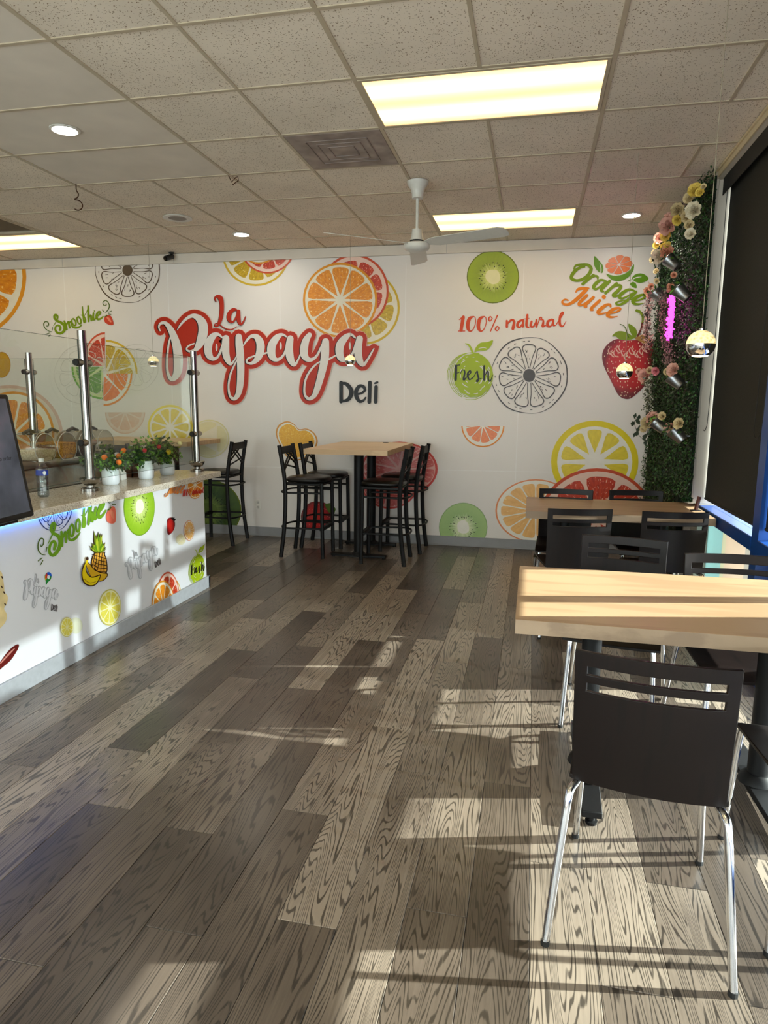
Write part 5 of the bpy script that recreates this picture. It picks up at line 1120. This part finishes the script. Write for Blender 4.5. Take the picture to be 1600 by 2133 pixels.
MB().tube([(.0, .02, -.035), (-.03, -.075, -.075)], .027, 16).build('body', mat('black_camera_body', (20, 20, 22), .4), sv, smooth=50); MB().tube([(-.03, -.075, -.075), (-.033, -.083, -.0785)], .02, 14).build('lens', mat('camera_lens', (8, 8, 10), .05), sv)
h1 = tag(MB().tube(cr([(-3.34, 4.70, CH), (-3.34, 4.70, 2.99), (-3.325, 4.70, 2.965), (-3.335, 4.70, 2.94), (-3.36, 4.70, 2.93), (-3.318, 4.70, 2.915), (-3.296, 4.70, 2.888), (-3.306, 4.70, 2.862), (-3.335, 4.70, 2.852), (-3.362, 4.70, 2.862)], 4), .0042, 6).build('ceiling_hook', mat('bronze_wire', (74, 44, 22), .35, .7)), 'bronze S shaped hook hanging from the ceiling grid at left', 'hook')
h2 = tag(MB().tube([(-2.15, 4.72, CH), (-2.125, 4.715, 2.985), (-2.095, 4.72, 3.015), (-2.08, 4.72, 3.02), (-2.075, 4.72, 2.995), (-2.12, 4.715, 2.965)], .003, 5).build('wire_hook', mat('bronze_wire', (74, 44, 22), .35, .7)), 'small bent wire hook at a ceiling grid corner', 'hook')
ou = thing('wall_outlet', 'white double wall outlet low on the printed wall', 'outlet', (-2.94, YW, .346))
MB().box((-.035, -.006, -.057), (.035, -.0008, .057), c=.002).build('plate', mat('outlet_white', (226, 222, 214), .4), ou, bevel=.002)
for z in (-.026, .026):
    o = MB().box((-.017, -.008, z-.016), (.017, -.006, z+.016), c=.001).build('socket', mat('outlet_socket', (206, 202, 194), .4), ou)
    q = MB()
    for x in (-.007, .007): q.box((x-.0014, -.0086, z-.004), (x+.0014, -.0079, z+.009))
    q.box((-.0025, -.0086, z-.012), (.0025, -.0079, z-.007)); q.build('slot', RUB, o)
ts = thing('table_stand', 'small brown wooden holder standing at the window end of the far table', 'table stand', (1.13, 5.02, .755), R(20))
MB().box((-.03, -.02, 0), (.03, .02, .006), c=.001).build('base', BLK, ts)
MB().box((-.008, -.011, .006), (.008, .011, .10), rot('Y', 12), c=.002).build('handle', mat('red_brown_wood', (92, 46, 34), .4, var=.2), ts)
MB().lathe([(.004, 0), (.004, .002), (0, .003)], (0, 0, 0), 10, Matrix.Translation((.02, -.0105, .055)) @ rot('X', 90)).build('rivet', CHROME, ts)
# ------------------------------------------------------------------ green hedge wall with flowers
hg = thing('hedge_panel', 'dark green artificial boxwood hedge covering the end of the right wall', 'hedge', (0, 0, 0))
MB().box((1.10, 5.13, .80), (1.12, 5.46, CH-.06)).box((1.10, 5.46, .02), (1.145, 6.99, CH-.01)).build('backing', mat('hedge_backing', (12, 26, 12), .9), hg)
b = MB(); rg = random.Random(21)
HM = [mat('boxwood_dark', (22, 48, 22), .45, var=.2, scale=80), mat('boxwood_mid', (34, 74, 30), .42, var=.2, scale=80), mat('boxwood_light', (70, 116, 54), .4, var=.2, scale=80)]
for i in range(26000):
    y = rg.uniform(5.11, 6.985); z = rg.uniform(.03, CH-.015); lump = .018*math.sin(y*31+math.sin(z*17)*2)*math.sin(z*29+math.sin(y*23)*2)
    p = Vector((1.098-rg.random()**1.5*.045-lump, y, z))
    if y < 5.48 and z < .82: continue
    if rg.random() < .05: p = Vector((rg.uniform(1.06, 1.115), 5.12+rg.uniform(-.02, .01), max(z, .82)))
    b.mi = 0 if rg.random() < .5 else (1 if rg.random() < .75 else 2)
    leaf_quad(b, p, Vector((-1, rg.gauss(0, .8), rg.gauss(.3, .8))), Vector((rg.gauss(0, .4), rg.gauss(0, 1), rg.gauss(0, 1))), rg.uniform(.016, .026), rg.uniform(.005, .008))
o = b.build('foliage', HM, hg); o['kind'] = 'stuff'
def petal_mesh(name, M, layers, seed):
    b = MB(); rg = random.Random(seed)
    for k, (n, r, tilt, sz) in enumerate(layers):
        for j in range(n):
            a = 2*math.pi*(j+.5*k)/n+rg.uniform(-.15, .15); M_ = rot('Z', math.degrees(a)) @ Matrix.Translation((r*.35, 0, .1+.02*k)) @ rot('Y', 90-tilt+rg.uniform(-8, 8))
            vs = []
            for v in range(4):
                for u in range(4):
                    uu = (u/3-.5)*2; vv = v/3; w = sz*(.35+.65*math.sin(math.pi*(.15+.7*vv))); vs.append(M_ @ Vector((-.22*sz*(1-uu*uu)*(.5+.5*vv)-.18*sz*vv*vv, uu*w*.75, vv*sz*1.15)))
            b.add(vs, [(v*4+u, v*4+u+1, v*4+u+5, v*4+u+4) for v in range(3) for u in range(3)])
    return b.mesh(name, M, 60)
PET_ = {}
for nm, c in (('white', (226, 216, 190)), ('cream', (216, 196, 150)), ('yellow', (226, 198, 92)), ('pink', (226, 178, 160)), ('peach', (230, 166, 136)), ('rose', (226, 140, 150))):
    PM = mat('petal_'+nm, c, .6, var=.1, scale=25)
    PET_[nm+'_rose'] = petal_mesh('rose', PM, [(7, 1., 35, .75), (6, .75, 55, .65), (5, .5, 70, .55), (4, .25, 82, .5), (3, .1, 88, .45)], 3)
    PET_[nm+'_blossom'] = petal_mesh('blossom', PM, [(9, 1., 25, .6), (8, .7, 45, .5), (7, .45, 62, .42), (5, .2, 78, .34)], 5)
def flower(t, px, py, rpx, kind, X=.985):
    p = onX(px, py, X); dep = (p-EYEP).dot(FWD); r = 1.2*rpx*dep/F
    o = link('rose' if kind.endswith('rose') else 'blossom', PET_[kind], t); o.location = p-t.location; o.scale = (r, r, r)
    d = Vector((-.5, -.85, .05)) + Vector((rg.gauss(0, .18), rg.gauss(0, .1), rg.gauss(0, .18))); o.rotation_euler = d.to_track_quat('Z', 'X').to_euler(); return o
def garland(lst, label):
    p = onX(1340+lst[0][0]*.12186, 360+lst[0][1]*.12186, 1.03); t = thing('flower_garland', label, 'flowers', p)
    for x, y, r, k in lst: flower(t, 1340+x*.12186, 360+y*.12186, r*.12186, k)
    pts = [onX(1340+x*.12186, 360+y*.12186, 1.03)-p for x, y, r, k in lst]; MB().tube(cr(pts, 3), .004, 5).build('stem', LEAFM[0], t)
garland([(900, 320, 110, 'yellow_blossom'), (1035, 240, 45, 'cream_blossom'), (850, 240, 50, 'cream_blossom'), (980, 340, 70, 'yellow_blossom'), (800, 440, 90, 'cream_blossom'), (885, 650, 120, 'white_rose'), (760, 750, 85, 'cream_rose'), (790, 900, 75, 'cream_blossom'), (820, 1050, 85, 'white_blossom')], 'garland of white and yellow flowers high on the hedge, beside the post')
garland([(600, 650, 100, 'cream_rose'), (600, 800, 80, 'yellow_blossom'), (430, 780, 75, 'pink_blossom'), (440, 920, 125, 'pink_rose'), (400, 1080, 85, 'yellow_blossom'), (290, 1120, 85, 'pink_blossom'), (240, 1240, 60, 'yellow_blossom'), (370, 1270, 65, 'yellow_blossom'), (215, 1370, 60, 'cream_blossom'), (175, 1490, 55, 'cream_blossom'), (230, 1690, 45, 'cream_blossom'), (240, 1850, 45, 'cream_blossom')], 'garland of pink and yellow flowers running down the wall corner')
GALV = mat('galvanised_pail', (150, 152, 156), .3, .95, var=.1)
def pail(px, py, label, flowers, lean, seed):
    c = onX(px, py, .98); t = thing('flower_pail', label, 'flower pail', c, 0, 'metal pails of flowers fixed to the hedge'); rg2 = random.Random(seed)
    ax = Vector((-.62, lean, .62)).normalized(); Q = ax.to_track_quat('Z', 'X').to_matrix().to_4x4()
    MB().lathe([(.0, -.052), (.036, -.052), (.038, -.048), (.036, -.044), (.052, .05), (.055, .052), (.052, .054), (.049, .05), (.034, -.046), (.0, -.046)], (0, 0, 0), 22, Q).build('pail', GALV, t, smooth=40)
    MB().box((-.004, -.004, 0), (.06, .004, .008), Matrix.Translation((.02, 0, -.01))).build('hanger', GALV, t)
    for fx, fy, r, k in flowers: flower(t, fx, fy, r, k, .955)
    b = MB()
    for i in range(26):
        q = ax*.055+Vector((rg2.gauss(0, .035), rg2.gauss(0, .045), rg2.gauss(0, .03))); b.mi = 0 if rg2.random() < .7 else 1
        leaf_quad(b, q, Vector((rg2.gauss(-.6, .6), rg2.gauss(0, .7), rg2.gauss(.4, .6))), Vector((rg2.gauss(0, 1), rg2.gauss(0, 1), rg2.gauss(0, 1))), rg2.uniform(.03, .055), rg2.uniform(.008, .014))
    b.build('leaves', LEAFM, t)
pail(1401, 548, 'metal pail with a peach and white flower, highest on the hedge', [(1390, 527, 12, 'peach_rose'), (1376, 534, 13, 'white_rose'), (1392, 512, 7, 'yellow_blossom')], .25, 1)
pail(1422, 612, 'metal pail beside the pink light, small peach buds over its rim', [(1399, 598, 7, 'peach_rose'), (1404, 573, 6, 'peach_blossom'), (1396, 604, 5, 'rose_rose')], .2, 2)
pail(1375, 617, 'metal pail glowing pink in the wall corner, left of pink light', [(1358, 598, 6, 'peach_rose'), (1349, 606, 6, 'peach_rose'), (1357, 617, 8, 'rose_blossom')], .3, 3)
pail(1409, 794, 'metal pail with a pink rosebud and cream petals, at pendant height', [(1406, 772, 12, 'pink_rose'), (1391, 775, 7, 'cream_blossom')], .25, 4)
pail(1375, 888, 'metal pail with pink and cream flowers spilling left, above the lemon', [(1362, 874, 12, 'pink_rose'), (1350, 882, 11, 'cream_rose'), (1381, 867, 8, 'cream_blossom'), (1342, 893, 7, 'cream_blossom')], .35, 5)
pail(1412, 906, 'lowest metal pail with a pink flower and a cream bud', [(1398, 889, 10, 'pink_rose'), (1417, 883, 10, 'cream_rose')], .15, 6)
fb = thing('flower_spray', 'pale pink rose spray hanging in front of the strawberry', 'flowers', onX(1345, 785, .93))
for x, y, r, k in ((1346, 784, 12, 'pink_rose'), (1332, 774, 6, 'pink_blossom'), (1368, 773, 8, 'rose_blossom'), (1354, 772, 7, 'cream_blossom')): flower(fb, x, y, r, k, .93)
LV = mat('eucalyptus_leaf', (24, 46, 30), .4, var=.2)
b = MB(); base = fb.location
for (x, y) in ((1332, 862), (1320, 878), (1335, 888), (1326, 900), (1340, 912), (1330, 870), (1345, 905)):
    p = onX(x, y, .93)-base
    for j in range(2): leaf_quad(b, p+Vector((rg.gauss(0, .01), rg.gauss(0, .01), rg.gauss(0, .01))), Vector((-.7, -.7, .2)), Vector((rg.gauss(0, .5), rg.gauss(0, .5), -1)), .055, .02)
sprig = thing('leaf_sprig', 'dark round leaves trailing over the wall beside the lemon slice', 'leaves', base); b.build('leaves', LV, sprig)
MB().tube(cr([onX(x, y, .95)-base for x, y in ((1365, 880), (1345, 880), (1330, 868), (1322, 880), (1330, 905), (1345, 918))], 4), .0022, 5).build('stem', LV, sprig)
def vine(pts, X, label, cols_, dens, wid):
    P = [onX(x, y, X) for x, y in pts]; t = thing('trailing_vine', label, 'hanging plant', P[0], 0, 'trailing vines on the hedge'); Q = cr([tuple(p-P[0]) for p in P], 8)
    MB().tube(Q, .003, 5).build('stem', mat('vine_stem', (70, 50, 44), .7), t); b = MB()
    for p in Q:
        for _ in range(dens):
            b.mi = rg.randrange(len(cols_)); q = Vector(p)+Vector((rg.gauss(0, wid*.5), rg.gauss(0, wid), rg.gauss(0, .025)))
            leaf_quad(b, q, Vector((rg.gauss(-1, .7), rg.gauss(-.6, .7), rg.gauss(0, .5))), Vector((rg.gauss(0, .7), rg.gauss(0, .7), rg.gauss(-.3, .6))), rg.uniform(.016, .03), rg.uniform(.004, .007))
    o = b.build('foliage', cols_, t); o['kind'] = 'stuff'
VP = [mat('vine_pink', (226, 176, 172), .6, var=.15), mat('vine_mauve', (158, 122, 120), .6, var=.15), mat('vine_dark', (58, 44, 44), .6, var=.15)]
VG = [mat('vine_white', (200, 200, 184), .6, var=.15), mat('vine_olive', (90, 96, 66), .6, var=.15), mat('vine_dark2', (50, 58, 40), .6, var=.15)]
vine([(1356, 612), (1350, 640), (1349, 670), (1347, 695), (1352, 715)], .93, 'trailing vine with mauve leaves over the wall corner, left of hedge', VP, 20, .033)
vine([(1384, 612), (1381, 640), (1381, 670), (1386, 705), (1392, 735), (1394, 756)], 1.0, 'trailing brown mauve vine on the hedge beside the pink light', [VP[1], VP[2], VP[1]], 18, .036)
vine([(1351, 792), (1350, 815), (1350, 840), (1352, 862)], .93, 'trailing vine with white and olive leaves below the pink rose spray', VG, 18, .035)
# pink light
pk = thing('pink_light', 'glowing magenta light tube and vine leaves coloured as lit by it on the hedge', 'light', onX(1402, 617, 1.0)); n0 = pk.location.copy()
q0, q1 = onX(1403, 617, 1.0)-n0, onX(1396, 701, 1.0)-n0
NEON = mat('magenta_led_and_lit_leaves', (255, 60, 220), .4, var=0, emit=(255, 45, 215), es=5.5)
b = MB(); K = 30
for i in range(K+1):
    f = i/K; p = Vector(q0).lerp(Vector(q1), f)
    for j in range(9): leaf_quad(b, p+Vector((rg.gauss(-.01, .008), rg.gauss(0, .016), rg.gauss(0, .006))), Vector((rg.gauss(-1, .4), rg.gauss(-.6, .5), rg.gauss(0, .4))), Vector((rg.gauss(0, .4), rg.gauss(0, 1), rg.gauss(0, .5))), rg.uniform(.018, .03), rg.uniform(.006, .01))  # vine leaves; the pink lamp's light on them is put in as emission
b.build('glow_painted_leaves', NEON, pk); MB().tube([tuple(q0), tuple(q1)], .014, 10).build('tube', NEON, pk, smooth=60)
